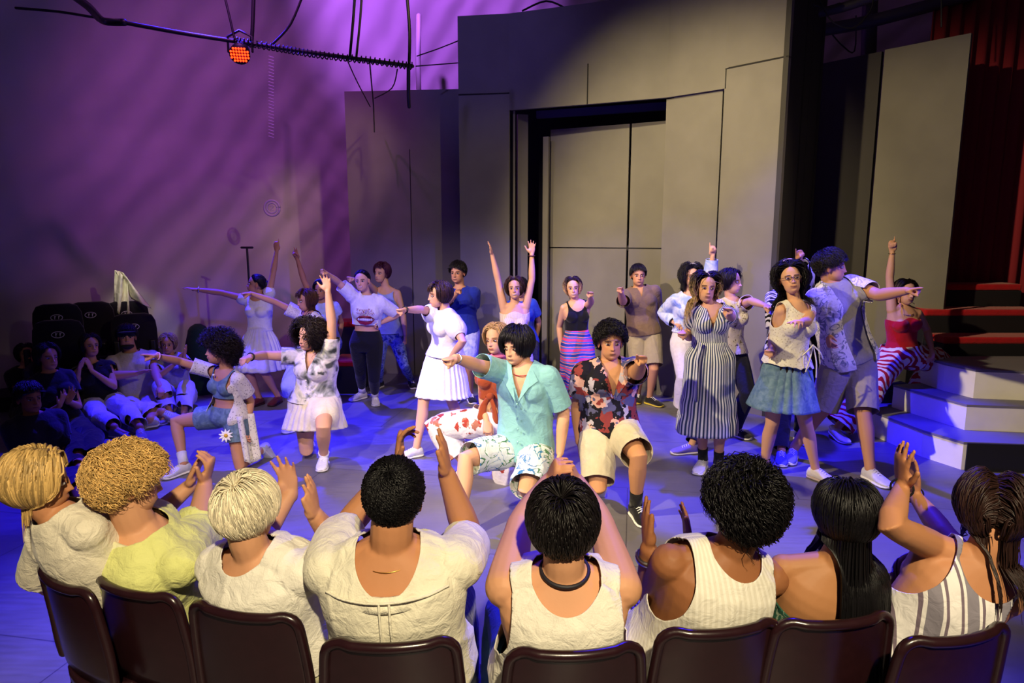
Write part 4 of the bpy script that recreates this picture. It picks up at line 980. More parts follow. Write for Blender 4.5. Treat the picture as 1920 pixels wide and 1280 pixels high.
def par_can(px, py, Y, label, lit=True):
    c = U(px, py, Y); r = empty('stage_lamp', tuple(c), label, 'stage lamp'); mm = M(); d = nrm(np.array([.15, -.75, -.55]))
    mm.add(*tube([c * 0 - d * .10, c * 0 + d * .07], [.075, .10], 18, ends=False)); mm.add(*ball(-d * .1, .075)); V, F, _ = mm.arr(); o = obj('housing', V, F, BLK, None); o.parent = r
    mm = M(); mm.add(*tube([np.array([-.12, 0, 0]), np.array([-.12, 0, .14]), np.array([0, 0, .2]), np.array([.12, 0, .14]), np.array([.12, 0, 0])], .012, 6)); V, F, _ = mm.arr(); o = obj('yoke', V, F, BLK, None); o.parent = r
    if lit:
        _, A1, B1 = frames([d * 0, d]); mm = M()
        for i in range(-3, 4):
            for j in range(-2, 3):
                if i * i + j * j < 11: mm.add(*ball(d * .072 + A1[0] * j * .03 + B1[0] * i * .026, .011, 8, 5))
        V, F, _ = mm.arr(); o = obj('led_cluster', V, F, solid('red_led', '#ff2a08', .4, emit=9), None); o.parent = r
par_can(451, 97, 7.0, 'small stage lamp with glowing red diodes on the left pipe')
# right side pipes
for pts, r_, lb in (([(1515, 28, 7.6), (1580, 14, 7.4), (1660, -14, 7.2)], .05, 'thick upper pipe behind the right flats'), ([(1530, 58, 8), (1640, 38, 7.8), (1830, -14, 7.6)], .07, 'heavy lower beam crossing behind the right flats'), ([(1632, -20, 8.1), (1628, 110, 8.1)], .085, 'upright dark post behind the right flats')):
    pipe('roof_pipe', lb, 'pipe', pts, r_, solid('purple_grey_steel', '#3c3540', .6))
for pts, lb in (([(1537, 0, 7.2), (1560, 40, 7.2), (1600, 52, 7.2), (1632, 20, 7.2), (1638, -10, 7.2)], 'looped pale cable on the right pipes'), ([(1765, -20, 7.0), (1765, 50, 7.0)], 'cable holding the small black box'), ([(1560, 64, 8.2), (1580, 86, 8.2), (1602, 96, 8.2), (1605, 30, 8.2)], 'thin wire loop beside the upright post'), ([(1525, 8, 7.3), (1545, 14, 7.3), (1575, 6, 7.3)], 'short black cable tangle on the pipe end')):
    pipe('cable', lb, 'cable', pts, .008)
c = U(1764, 62, 7.0); tag(obj('junction_box', *box(-.05, .05, -.04, .04, -.06, .06), BLK, None, tuple(c), smooth=False, bevel=.008), 'small black box hanging above the lit right flat', 'box')
# lacing and ring on the fabric wall
mm = M()
for i in range(26):
    y = 105 + i * 6; a = U(504, y, 8.93); b = U(513, y + 3, 8.93); mm.add(*tube([a, b], .006, 5))
V, F, _ = mm.arr(); tag(obj('lacing', V, F, solid('pale_cord', '#c8c0cc', .8)), 'pale lacing running down the seam of the purple tent wall', 'lacing')
mm = M(); c = U(510, 390, 8.9)
for rr, w in ((.10, .014), (.065, .01)): mm.add(*tube([c + np.array([math.cos(a) * rr, 0, math.sin(a) * rr]) for a in np.linspace(0, 2 * PI, 25)], w, 6, ends=False))
mm.add(*tube([c + np.array(q) for q in ((-.02, 0, .025), (0, 0, .035), (.02, 0, .02), (-.02, 0, -.03), (.022, 0, -.03))], .006, 6))
V, F, _ = mm.arr(); tag(obj('wall_ring', V, F, solid('pale_ring', '#b8b0b8', .6)), 'pale round ring with a mark on the tent wall', 'ring')
mm = M(); c = U(463, 464, 8.6); mm.add(*tube([c + np.array([-.07, 0, 0]), c + np.array([.07, 0, 0])], .014, 8)); mm.add(*tube([c, c + np.array([0, 0, -1.0])], .014, 8)); V, F, _ = mm.arr(); tag(obj('t_bar_stand', V, F, BLK), 'thin black T bar stand rising behind the white dress dancer', 'stand')

# ------------------------------------------------------------------ chairs of the front row
CH = solid('burgundy_plastic', '#241014', .25, noise=.12)
def chair_proto():
    r = empty('plastic_chair', (0, 0, 0), 'x', 'chair', 'burgundy chairs in the front row'); n = 21; t = np.linspace(-1, 1, n)
    def sec(y, z, w, dish): return np.array([(q * w, y + dish * (q * q), z) for q in t])
    rows = [sec(.235, .80, .150, -.03), sec(.232, .785, .172, -.034), sec(.225, .72, .182, -.036), sec(.212, .6, .19, -.038), sec(.20, .5, .19, -.034), sec(.19, .45, .185, -.03)]
    V = np.vstack(rows); F = [[k * n + i, (k + 1) * n + i, (k + 1) * n + i + 1, k * n + i + 1] for k in range(5) for i in range(n - 1)]
    b = obj('backrest', V, F, CH, None, solid=.008); b.parent = r
    E = [rows[i][0] for i in range(5, 1, -1)] + [rows[1][0] + (.0, 0, -.005), rows[0][0] + (.012, 0, .0)] + [rows[0][i] for i in range(3, n - 3)] + [rows[0][-1] + (-.012, 0, .0), rows[1][-1] + (0, 0, -.005)] + [rows[i][-1] for i in range(2, 6)]
    mm = M(); mm.add(*tube(seg(E, 3), .015, 10)); V, F, _ = mm.arr(); o = obj('rim', V, F, CH, None); o.parent = r
    m = 14; rg = [np.array([(math.cos(a) * .21 * s * (abs(math.cos(a)) ** -.0), math.sin(a) * .20 * s, z - .02 * (1 - s))  for a in np.linspace(0, 2 * PI, 28, endpoint=False)]) for s, z in ((.0001, .43), (.5, .435), (.85, .445), (.98, .455), (1.03, .445), (1.02, .42))]
    o = obj('seat', *loft(rg, caps=False), CH, None, solid=.01); o.parent = r
    for sx in (-1, 1):
        for sy in (-1, 1):
            mm = M(); mm.add(*tube([(sx * .15, sy * .13, .43), (sx * .21, sy * .2, 0.01)], .012, 8)); V, F, _ = mm.arr(); o = obj('leg', V, F, BLK, None); o.parent = r
    return r
def copy_tree(o, parent=None):
    c = o.copy(); COL.objects.link(c); c.parent = parent
    for ch in [x for x in o.children]: copy_tree(ch, c)
    return c
cp0 = chair_proto()
CHAIRS = [(98, 1090, 2.02, -34, 'burgundy chair cut off by the left edge'), (232, 1108, 1.94, -22, 'burgundy chair behind the yellow shirt man'), (442, 1152, 1.80, -14, 'burgundy chair behind the bleached blond spectator'),
          (728, 1212, 1.68, 2, 'burgundy chair behind the man in the loose cream shirt'), (1084, 1226, 1.64, 5, 'burgundy chair behind the sleeveless white shirt man'), (1362, 1184, 1.72, 10, 'burgundy chair behind the ribbed tank top man'), (1580, 1168, 1.76, 8, 'burgundy chair behind the long haired woman'), (1815, 1196, 1.72, 14, 'burgundy chair at the right edge under the striped top woman')]
# local +y is the back of the chair; the sitter looks along -y, so turn by about 180 degrees
for i, (px, py, Y, yaw, lb) in enumerate(CHAIRS):
    c = cp0 if i == 0 else copy_tree(cp0); a = math.radians(180 + yaw); p = G(px, py, .805); c.rotation_euler.z = a
    off_ = np.array([-math.sin(a) * .235, math.cos(a) * .235]); c.location = (p[0] - off_[0], p[1] - off_[1], 0); c['label'] = lb
# ------------------------------------------------------------------ the dancers
sk_l, sk_m, sk_t, sk_d = '#d3a080', '#c08a66', '#ad7854', '#8f5e42'
DC = 'dancers on the stage'
def btn(B, n=5, q0=.2, q1=.9, mat=None, e=.02, x=0):
    mm = M(); 
    for i in range(n):
        q = q0 + (q1 - q0) * i / (n - 1); _, b = TA(B.sex); c = B.pel + (B.nk - B.pel) * q + B.bend * ((np.interp(q, TS, b) * (.25 + .75 * B.build) + (.026 if B.sex == 'm' else 0)) * B.k + e) + B.axc * x; mm.add(*ball(c, .007, 8, 5))
    sub(B, 'button', mm, mat or solid('button', '#d8d4c8', .4)); 

# 1 back left, white dress
B = person('woman in a short white dress at back left, one finger raised', 1.57, 'f', sk_m, 7.45, (487, 634), (485, 556), (-8, -8), (477, 520, -72, 8, 0),
    ((514, 502, 'f'), (520, 462, 'n'), ('point', 'a', (517, 437))), ((405, 546, 'n'), (362, 542, 'n'), ('open', 'd', (337, 537))), dict(L=dict(a=(521, 742), t=-10), R=dict(a=(486, 745), t=-25)), hair=dict(s='tied', col='#120c0e'), face=dict(lip=hexc('#9a3a48')))
W = cloth('#f0e9ea'); top(B, W, 'bodice', hem=.2, e=.012, flare=0, sleeve=.42, puff=.75, scoop=(.10, .12, .10, .02), wrink=.006)
skirt(B, W, 'skirt', t=.28, length=.47, flare=.11, pleats=22, pd=.022, tiers=(.72,)); sub_ = M(); sub_.add(*ball(B.hc + B.HM @ np.array([0, .115, .02]) * B.k, .042)); sub(B, 'hair_bun', sub_, solid('bun', '#120c0e', .5)); shoes(B, '#6a2030', '#3a141c', 'plain')
band(B, 'R', solid('silver', '#d8d8e0', .25, 1))
# 2 brown bob, lace dress
B = person('brown bob haired woman in pale lace behind the kneeling tie dye dancer', 1.56, 'f', sk_m, 6.7, (578, 672), (580, 588), (-25, -35), (571, 550, -52, -8, 4),
    ((612, 640, 'f'), (600, 690, 'n'), ('hang', 'l')), ((508, 562, 'n'), (468, 549, 'n'), ('point', 'd', (445, 551))), dict(L=dict(a=(592, 785), t=-10), R=dict(a=(560, 790), t=-40)), hair=dict(s='bob', col='#4a2a1c', bangs=.07, len=.32), face=dict(lip=hexc('#a04848')))
top(B, pattern('eyelet', '#efe6d6', '#b8aa9c', scale=70), 'blouse', hem=.1, sleeve=.55, se=.02, see=.035, scoop=(.085, .09, .08, .01)); skirt(B, cloth('#ccd6ee'), t=.2, length=.42, flare=.07, pleats=16); shoes(B, '#e8e6ea')
# 3 dark hair headband behind
B = person('dark haired woman with blue headband, half hidden behind the bob haired woman', 1.57, 'f', sk_t, 7.7, (612, 642), (607, 566), (-10, -10), (600, 532, -10, -3, 0),
    ((640, 605, 'f'), (632, 650, 'n'), ('hang', 'l')), ((568, 522, 'f'), (556, 481, 'n'), ('v', 'c', (549, 461))), dict(L=dict(a=(618, 735)), R=dict(a=(600, 737))), hair=dict(s='long', col='#0e0a0c', len=.3))
top(B, cloth('#c9d4f4'), 'blouse', hem=-.02, sleeve=.35); bottoms(B, cloth('#7d8fd0')); headband(B, cloth('#4a60c0')); shoes(B, '#e0dce0')
# 5 camisole woman behind
B = person('woman with short plum hair in a blue camisole and patterned leggings', 1.66, 'f', sk_l, 8.1, (728, 628), (724, 541), (8, 0), (715, 512, -28, 0, -4),
    ((756, 590, 'f'), (760, 628, 'n'), ('hang', 'l')), ((690, 531, 'n'), (664, 523, 'n'), ('fist', 'd')), dict(L=dict(a=(771, 712), t=20), R=dict(a=(712, 714), t=-20)), hair=dict(s='bob', col='#4a1c34', len=.12, bangs=.05))
top(B, cloth('#a9b8ea'), 'camisole', hem=.05, sleeve=0, tank=.11, scoop=(.12, .14, .11, .03)); bottoms(B, pattern('dye', '#2a3a9c', '#8a9ad8', '#38285c', scale=16), 'leggings', e=.004, ee=.003, wrink=.003); shoes(B, '#1a1a24', '#e8e4e0', 'sneaker')
# 4 lips tee
B = person('woman in a cropped white tee printed with big red lips, hand on her hip', 1.60, 'f', sk_l, 7.15, (687, 641), (688, 556), (10, 6), (679, 527, -6, 2, 5),
    ((747, 590, 'f'), (712, 606, 'n'), ('relaxed', 'c', (694, 611))), ((634, 529, 'n'), (613, 513, 'n'), ('point', 'd')), dict(L=dict(a=(703, 742), t=15), R=dict(a=(679, 734), t=-35)), build=1.12, hair=dict(s='tied', col='#140e12', vol=.012), face=dict(smile=.8, lip=hexc('#a03040')))
top(B, cloth('#f4f0f2'), 'crop_tee', hem=.40, e=.022, flare=.03, sleeve=.8, se=.026, see=0.031, scoop=(.075, .075, .07, .0)); bottoms(B, cloth('#121118'), 'leggings', upto=1.72, waist=.26, e=.006, ee=.004, wrink=.003)
# print: lips and script as raised cloth print that follows the chest
def lipsprint(B):
    mm = M()
    up = [(-.1, 0), (-.06, .035), (-.02, .045), (0, .036), (.02, .045), (.06, .035), (.1, 0), (.06, .012), (0, .014), (-.06, .012)]
    lo = [(-.1, -.002), (-.06, -.018), (0, -.024), (.06, -.018), (.1, -.002), (.06, -.048), (0, -.062), (-.06, -.048)]
    for L_ in (up, lo):
        P = [chestpt(B, x, z - .06) for x, z in L_]; c = np.mean(P, 0) + B.bend * .012; n = len(P); mm.add(np.array(P + [c]), [[i, (i + 1) % n, n] for i in range(n)])
    V, F, _ = mm.arr(); obj('lips_print', V, F, solid('lips_red', '#8e1a30', .5), B.root, B.base, solid=.003, smooth=False)
    mm = M()
    for i in range(-3, 4):
        P = [chestpt(B, i * .022 + dx, z - .06) for dx, z in ((-.009, .011), (.009, .011), (.009, -.012), (-.009, -.012))]; mm.add(np.array(P), [[0, 1, 2, 3]])
    V, F, _ = mm.arr(); obj('teeth_print', V, F, solid('teeth_white', '#f6f2f4', .5), B.root, B.base, solid=.004, smooth=False)
    mm = M(); rs = random.Random(4)
    glyph = [[(0, 0), (0, 1), (.6, .8), (0, .5)], [(0, .5), (.5, .5), (.2, 0), (.6, .1)], [(0, 0), (.3, .7), (.6, 0)], [(.5, .6), (0, .4), (.5, .2), (0, 0)], [(0, 0), (0, .7), (.3, .2), (.6, .7), (.6, 0)]]
    for row, (z0, nn, x0) in enumerate(((.03, 7, -.085), (.0, 8, -.09))):
        for i in range(nn):
            g_ = glyph[(i * 3 + row) % 5]; mm.add(*tube([chestpt(B, x0 + i * .024 + gx * .026, z0 + gy * .028) for gx, gy in g_], .0028, 5))
    sub(B, 'script_print', mm, solid('lips_red', '#8e1a30', .5))
lipsprint(B); socks(B, cloth('#e6e2e6')); shoes(B, '#dcd8d4')
# 8 puff blouse
B = person('woman with bangs in a white puff sleeved blouse and white tiered skirt, pointing left', 1.57, 'f', sk_l, 5.75, (833, 668), (835, 584), (-45, -58), (823, 553, -70, -3, 0),
    ((868, 640, 'n'), (846, 668, 'f'), ('relaxed', 'l')), ((790, 580, 'n'), (757, 581, 'n'), ('fist', 'd', (741, 581))), dict(L=dict(a=(862, 812), t=-25), R=dict(a=(781, 838), t=-60, k=(797, 770))), build=1.05, hair=dict(s='bob', col='#3a2620', bangs=.085, len=.17, bx=-1))
W = cloth('#f5f3f8'); top(B, W, 'blouse', hem=.02, e=.02, flare=.02, sleeve=.75, puff=1.0, scoop=(.075, .08, .09, .0), wrink=.012)
skirt(B, W, 'skirt', t=.16, length=.40, flare=.05, pleats=26, pd=.018, tiers=(.5, .98)); band(B, 'R', solid('black_band', '#141018', .6)); shoes(B, '#eceaf2')
# 9 blue man
B = person('young man in a dark blue shirt at the back, finger before his chest', 1.66, 'm', sk_m, 7.5, (868, 620), (862, 541), (-5, -8), (858, 511, -18, -3, 0),
    ((886, 582, 'f'), (884, 620, 'n'), ('hang', 'r')), ((838, 566, 'n'), (858, 548, 'n'), ('point', 'd', (862, 538))), dict(L=dict(a=(882, 738), t=15), R=dict(a=(856, 741), t=-15)), hair=dict(s='short', col='#14100f'))
top(B, cloth('#1d2f9e'), 'shirt', hem=-.06, sleeve=.7, se=.02, see=.04); bottoms(B, pattern('dye', '#d8dcf4', '#8e9ce0', scale=14), 'shorts', upto=.85, e=.02, ee=.045); shoes(B, '#16141c')
# 10b hidden behind raised arms woman
B = person('person in a bright blue shirt almost hidden behind the woman with both arms up', 1.62, 'f', sk_m, 7.9, (982, 640), (977, 562), (5, 5), (973, 530, 5, 0, 0),
    ((1010, 603, 'f'), (1004, 640, 'n'), ('hang', 'r')), ((948, 603, 'f'), (950, 640, 'n'), ('hang', 'l')), dict(L=dict(a=(990, 735)), R=dict(a=(970, 735))), hair=dict(s='bob', col='#161012'))
top(B, cloth('#2c4ad8'), 'shirt', hem=-.05, sleeve=.6); bottoms(B, cloth('#1a1a2c')); shoes(B, '#16141c')
# 10 arms raised
B = person('smiling woman in a strapless cream top with both open hands raised high', 1.62, 'f', sk_l, 6.9, (966, 665), (965, 574), (0, 0), (965, 541, -4, 6, 3),
    ((999, 516, 'n'), (997, 466, 'n'), ('open', 'c', (998, 425))), ((931, 511, 'n'), (919, 462, 'n'), ('open', 'l', (913, 431))), dict(L=dict(a=(985, 762)), R=dict(a=(950, 765))), hair=dict(s='long', col='#3a2418', len=.24, curl=.01, turns=2), face=dict(smile=.9, lip=hexc('#b04848')))
top(B, pattern('ribs', '#f3e3d2', '#e2cdb8', scale=40), 'strapless_top', hem=.1, e=.006, flare=.0, strapless=.88, wrink=.003); bottoms(B, cloth('#e8ddd0'), 'trousers', waist=.2, e=.016, ee=.05); band(B, 'L', solid('brown_band', '#5a2c1c', .6)); shoes(B, '#e8dcd0')
# 11 black tank
B = person('woman in a black tank top and multicoloured wrap skirt, pointing forward with a smile', 1.60, 'f', sk_l, 7.1, (1082, 642), (1080, 566), (10, 6), (1074, 540, -2, 2, 4),
    ((1108, 566, 'n'), (1106, 553, 'n'), ('point', 'd', (1108, 545))), ((1049, 612, 'f'), (1053, 662, 'n'), ('hang', 'r')), dict(L=dict(a=(1098, 752), t=15), R=dict(a=(1068, 758), t=-10)), hair=dict(s='long', col='#2a1a18', len=.3, tip='#c09870', tipat=.25, curl=.008), face=dict(smile=.9, lip=hexc('#a83848')))
top(B, cloth('#0f0e14', wr=.15), 'tank_top', hem=.28, e=.008, flare=0, sleeve=0, tank=.10, scoop=(.10, .13, .15, .035), wrink=.002); skirt(B, pattern('hstripes', '#d84a72', '#3a58c8', '#2fa0c0', '#c02848', '#e89098', '#284088', scale=3.2), t=.32, length=.72, flare=.03, pleats=8, pd=.006); shoes(B, '#c8a888')
# 12 brown shirt
B = person('young man in a brown shirt and khaki shorts pointing forward by the door', 1.67, 'm', sk_m, 7.35, (1207, 622), (1198, 541), (0, 0), (1196, 507, 0, 0, 0),
    ((1230, 588, 'f'), (1226, 628, 'f'), ('hang', 'r')), ((1168, 566, 'n'), (1163, 546, 'n'), ('point', 'd', (1162, 536))), dict(L=dict(a=(1218, 744), t=35), R=dict(a=(1196, 738), t=-15)), hair=dict(s='neat', col='#15100e'), face=dict(mouth=.4))
S_ = cloth('#7a6252'); top(B, S_, 'shirt', hem=-.04, e=.02, flare=.02, sleeve=.85, se=.022, see=0.028, vneck=.08); collar(B, S_); bottoms(B, cloth('#a89a80'), 'shorts', upto=.9, e=.02, ee=.05); shoes(B, '#1c1a16', '#c8b038')
# 13 glasses and headband
B = person('smiling woman with glasses and a headband in a blue blouse, pointing straight up', 1.62, 'f', sk_l, 7.0, (1291, 638), (1292, 552), (0, 0), (1296, 518, 4, 0, -4),
    ((1332, 522, 'n'), (1336, 480, 'n'), ('point', 'c', (1336, 440))), ((1243, 586, 'f'), (1266, 606, 'n'), ('relaxed', 'd', (1280, 612))), dict(L=dict(a=(1310, 755), t=15), R=dict(a=(1279, 760), t=-15)), build=1.08, hair=dict(s='curllong', col='#120d10', len=.34), face=dict(smile=1., lip=hexc('#8a2038')))
top(B, pattern('dye', '#a9bcf2', '#dfe4fa', '#7f95e0', scale=10), 'blouse', hem=.2, e=.022, sleeve=1.85, se=.026, see=.03, scoop=(.085, .09, .1, .01)); bottoms(B, cloth('#ece4da'), 'wide_trousers', upto=1.95, waist=.24, e=.02, ee=.06); glasses(B, '#2a1020'); headband(B, cloth('#c8c0b0')); shoes(B, '#e8dfca')
# 15 behind the striped dress
B = person('dark haired dancer in a floral blouse behind the striped dress, pointing right', 1.62, 'f', sk_l, 6.2, (1366, 660), (1372, 562), (20, 20), (1370, 528, 55, 0, 0),
    ((1408, 564, 'n'), (1438, 574, 'n'), ('point', 'd', (1449, 578))), ((1340, 600, 'f'), (1345, 640, 'n'), ('hang', 'l')), dict(L=dict(a=(1378, 800), t=30), R=dict(a=(1298, 832), t=-80, col='#8a7ac8')), hair=dict(s='bob', col='#171013', len=.16))
top(B, pattern('flowers', '#e8dcc8', '#5a4038', '#8a7a5a', scale=22), 'blouse', hem=.0, sleeve=.55); bottoms(B, cloth('#1b1b2e'), 'trousers', e=.016, ee=.03); shoes(B, '#2a2a38')
# 18 behind the knit top
B = person('dancer in a black jacket with white marks, mostly hidden, fingertip raised beside a headband', 1.70, 'f', sk_m, 6.1, (1478, 650), (1478, 545), (5, 5), (1478, 497, -10, 0, 0),
    ((1512, 520, 'n'), (1499, 487, 'n'), ('point', 'c', (1498, 460))), ((1452, 575, 'n'), (1450, 625, 'n'), ('hang', 'l')), dict(L=dict(a=(1500, 810)), R=dict(a=(1465, 845), t=-20, col='#4a4ab0')), hair=dict(s='bob', col='#140e10', len=.12))
top(B, pattern('zebra', '#141218', '#e8e4ec', scale=7), 'jacket', hem=-.1, sleeve=1.8, e=.03, se=.03, see=.035); bottoms(B, cloth('#16151f')); headband(B, cloth('#caa9a0')); shoes(B, '#4a48a8')
# 14 striped dress
B = person('woman in a long blue and white striped dress pointing forward', 1.62, 'f', sk_l, 5.1, (1330, 668), (1333, 573), (-4, -6), (1320, 527, -2, 2, -4),
    ((1371, 594, 'n'), (1367, 586, 'n'), ('point', 'd', (1364, 574))), ((1294, 634, 'f'), (1283, 622, 'n'), ('fist', 'd', (1273, 628))), dict(L=dict(a=(1347, 868), t=-35), R=dict(a=(1318, 860), t=-30)), build=1.05, hair=dict(s='curllong', col='#1a1210', tip='#c0a070', len=.50, tipat=.22, px=-.02, vol=.026, curl=.009), face=dict(lip=hexc('#b05a58'), mouth=.35), hn=800)
D_ = pattern('ribs', '#3d4a72', '#eef0f4', scale=46); top(B, D_, 'bodice', hem=.26, e=.010, flare=.0, sleeve=.5, puff=.72, scoop=(.095, .10, .07, .02), vneck=.17, wrink=.003)
skirt(B, D_, 'skirt', t=.30, length=.72, flare=.03, pleats=14, pd=.014, tiers=(.62, .84), nt=34); neckline_cord(B, solid('gold', '#c8a050', .3, 1), r=.07, drop=.10, fwd=.035, z=-.02); socks(B, cloth('#15141c')); shoes(B, '#e6e2f0', '#f0eef4')
mm = M(); w_ = B.pel + (B.nk - B.pel) * .3
mm.add(*tube([w_ - B.axc * .1 + B.bend * .13, w_ - B.axc * .12 + B.bend * .16 - np.array([0, 0, .12]), w_ - B.axc * .11 + B.bend * .17 - np.array([0, 0, .42])], [.02, .018, .024], 8, ry=.006)); sub(B, 'sash', mm, D_)
# 16 white knit top
B = person('woman with long dark curls in a white knit top and flared denim skirt', 1.66, 'f', sk_l, 4.95, (1475, 690), (1494, 570), (8, 18), (1482, 524, -12, 12, 8),
    ((1512, 604, 'n'), (1502, 604, 'n'), ('claw', 'd', (1492, 600))), ((1450, 630, 'f'), (1446, 660, 'n'), ('fist', 'd', (1437, 656))), dict(L=dict(a=(1529, 878), t=30, k=(1508, 790)), R=dict(a=(1432, 873), t=-30, k=(1450, 800))), hair=dict(s='curllong', col='#0f0b0f', len=.46, vol=.030, px=-.02), face=dict(lip=hexc('#8a3c48'), smile=.3), hn=900)
top(B, pattern('eyelet', '#f4efe4', '#cfc6b8', scale=55), 'knit_top', hem=.06, e=.016, flare=.05, sleeve=0, tank=.062, scoop=(.10, .12, .11, .03), wrink=.008, ragged=.012)
skirt(B, pattern('dye', '#5f7f9e', '#7f9db8', scale=20), 'denim_skirt', t=.09, length=.345, flare=.085, pleats=12, pd=.018); bottoms(B, cloth('#2a2026'), 'under_shorts', upto=.62, e=.008, ee=.01); shoes(B, '#e8e0e2', '#b0a0a0'); glasses(B, '#5a4430'); 
mm = M(); c = B.nk - B.up * .28 + B.axc * .07 + B.bend * .15
for dx, dz in ((-.05, -.2), (.05, -.24), (.10, -.1), (-.09, -.08)): mm.add(*tube(seg([c, c + B.axc * dx * .6 + np.array([0, -.02, dz * .5]), c + B.axc * dx + np.array([0, 0, dz])], 4), [.005] * 9, 6))
sub(B, 'tie_string', mm, cloth('#f2eee6'))
# 17 tall man
B = person('tall man in an open white printed shirt, arm stretched to the right', 1.80, 'm', sk_m, 5.35, (1592, 668), (1560, 533), (12, 18), (1558, 500, 66, 0, 2),
    ((1648, 553, 'n'), (1700, 545, 'n'), ('point', 'd', (1742, 537))), ((1545, 590, 'f'), (1552, 630, 'n'), ('relaxed', 'r')), dict(L=dict(a=(1632, 880), t=12, k=(1612, 790)), R=dict(a=(1487, 842), t=-30, k=(1556, 762), col='#6a6ad0')), build=1.12, hair=dict(s='short', col='#17110f', len=.05, vol=.016, top=1.6, curl=.005), hn=900)  # blue light is painted into the colour of his right shoe
top(B, cloth('#a9a4a8'), 'tee', hem=-.06, e=.014, flare=.02, sleeve=.5, se=.014, see=.02, scoop=(.08, .08, .08, .0))
top(B, pattern('lines', '#f4efe6', '#b0aab0', '#8a8f98', scale=7), 'printed_shirt', hem=-.1, e=.028, flare=.04, sleeve=.72, se=.026, see=0.031, scoop=(.085, .09, .08, .02), open_=.10); bottoms(B, cloth('#a0978a'), 'shorts', upto=.98, e=.022, ee=.055); shoes(B, '#e9e6ee', '#f0eef4')
# 19 red top
B = person('woman in a red strapless top and swirl trousers seated by the steps', 1.66, 'f', sk_l, 6.25, (1692, 664), (1694, 577), (8, 4), (1700, 536, 5, 0, -3),
    ((1738, 618, 'f'), (1747, 657, 'n'), ('hang', 'd', (1744, 680))), ((1668, 520, 'n'), (1673, 472, 'n'), ('point', 'c', (1669, 411))), dict(L=dict(a=(1722, 742, .30), k=(1768, 652), t=25, floor=.236), R=dict(a=(1566, 806), k=(1640, 700), t=10)), hair=dict(s='long', col='#17100f', tip='#d8a090', len=.42, tipat=.28), face=dict(lip=hexc('#9a3040'), smile=.3), hn=800, base_z=0)
top(B, cloth('#c3122c', wr=.2), 'strapless_top', hem=.12, e=.010, flare=0, strapless=.78, wrink=.006); bottoms(B, pattern('zebra', '#b81c30', '#f2e8e4', scale=6.5), 'swirl_trousers', waist=.2, upto=1.86, e=.03, ee=.10, wrink=.02); shoes(B, '#d8d4dc', '#b8b4bc', 'heel'); band(B, 'R', solid('gold', '#c8a050', .3, 1), w=.003)
neckline_cord(B, solid('silver', '#d8d8e0', .25, 1), r=.066, drop=.05, fwd=.03, z=-.01)
# 6 curly girl kneeling left
B = person('curly haired kneeling girl in denim crop top and daisy shorts under open lace', 1.55, 'f', sk_m, 5.25, (427, 778), (424, 694), (-22, -28), (410, 657, -52, 6, 0),
    ((470, 752, 'f'), (462, 802, 'n'), ('hang', 'r', (458, 834))), ((333, 676, 'n'), (292, 667, 'n'), ('point', 'd', (254, 663))), dict(R=dict(a=(344, 868), k=(344, 782), t=-30), L=dict(a=(500, 836, .10), k=(450, 866), t=(.3, .6, -.8), up=(.25, .95, .3))), hair=dict(s='afro', col='#1d1413'), face=dict(smile=.5, lip=hexc('#a04448')), hn=1000)
DN = pattern('dye', '#5d7684', '#7d97a2', scale=22); top(B, DN, 'denim_crop_top', hem=.42, e=.010, flare=.0, sleeve=0, tank=.10, scoop=(.105, .13, .13, .035), wrink=.003)
bottoms(B, DN, 'denim_shorts', upto=.48, waist=.22, e=.012, ee=.03, wrink=.005)
KL = pattern('eyelet', '#efe9dc', '#a8a0a0', scale=60)
top(B, KL, 'lace_cover_up', hem=-.12, e=.012, flare=.03, sleeve=.66, se=.012, see=.028, scoop=(.11, .12, .1, .02), open_=.115, wrink=.01)
# hanging tail of the cover up at her left side
a0 = B.pel + B.axp * .17 + B.up * .02; V = []
for i in range(12):
    for j in range(9):
        s_ = i / 11; t_ = j / 8; V.append(a0 - B.bend * (.16 * (t_ - .45)) + B.axp * (.03 * math.sin(t_ * 9) + .05 * s_) - np.array([0, 0, 1]) * s_ * (.42 - .12 * abs(t_ - .5)))
obj('cover_up_tail', np.array(V), [[i * 9 + j, i * 9 + j + 1, (i + 1) * 9 + j + 1, (i + 1) * 9 + j] for i in range(11) for j in range(8)], KL, B.root, B.base, solid=.004)
Hp, K_, A_, q_ = B.leg['L']; fc_ = Hp + (K_ - Hp) * .28 + nrm(B.bend + np.array([0, -.6, 0])) * .125; mm = M(); _, u1, u2 = frames([fc_, fc_ + nrm(O - fc_) * .1])
for i in range(10):
    a = i * 2 * PI / 10; dd = u1[0] * math.cos(a) + u2[0] * math.sin(a); mm.add(*tube([fc_ + dd * .012, fc_ + dd * .03, fc_ + dd * .05], [.006, .011, .004], 8))
dz_ = sub(B, 'daisy', mm, solid('daisy_white', '#f6f4e8', .7)); mm = M(); mm.add(*ball(fc_ + nrm(O - fc_) * .008, .015)); V, F, _ = mm.arr(); o = obj('daisy_centre', V - B.base, F, solid('daisy_yellow', '#e0b020', .7), dz_, (0, 0, 0))
mm = M(); mm.add(*ball(chestpt(B, -.03, .10, .02), .010)); sub(B, 'button', mm, solid('button', '#e8e4d8', .4)); band(B, 'R', solid('pink_band', '#e8a8c0', .5), w=.005); socks(B, cloth('#eceaf4')); shoes(B, '#e6e4ee')
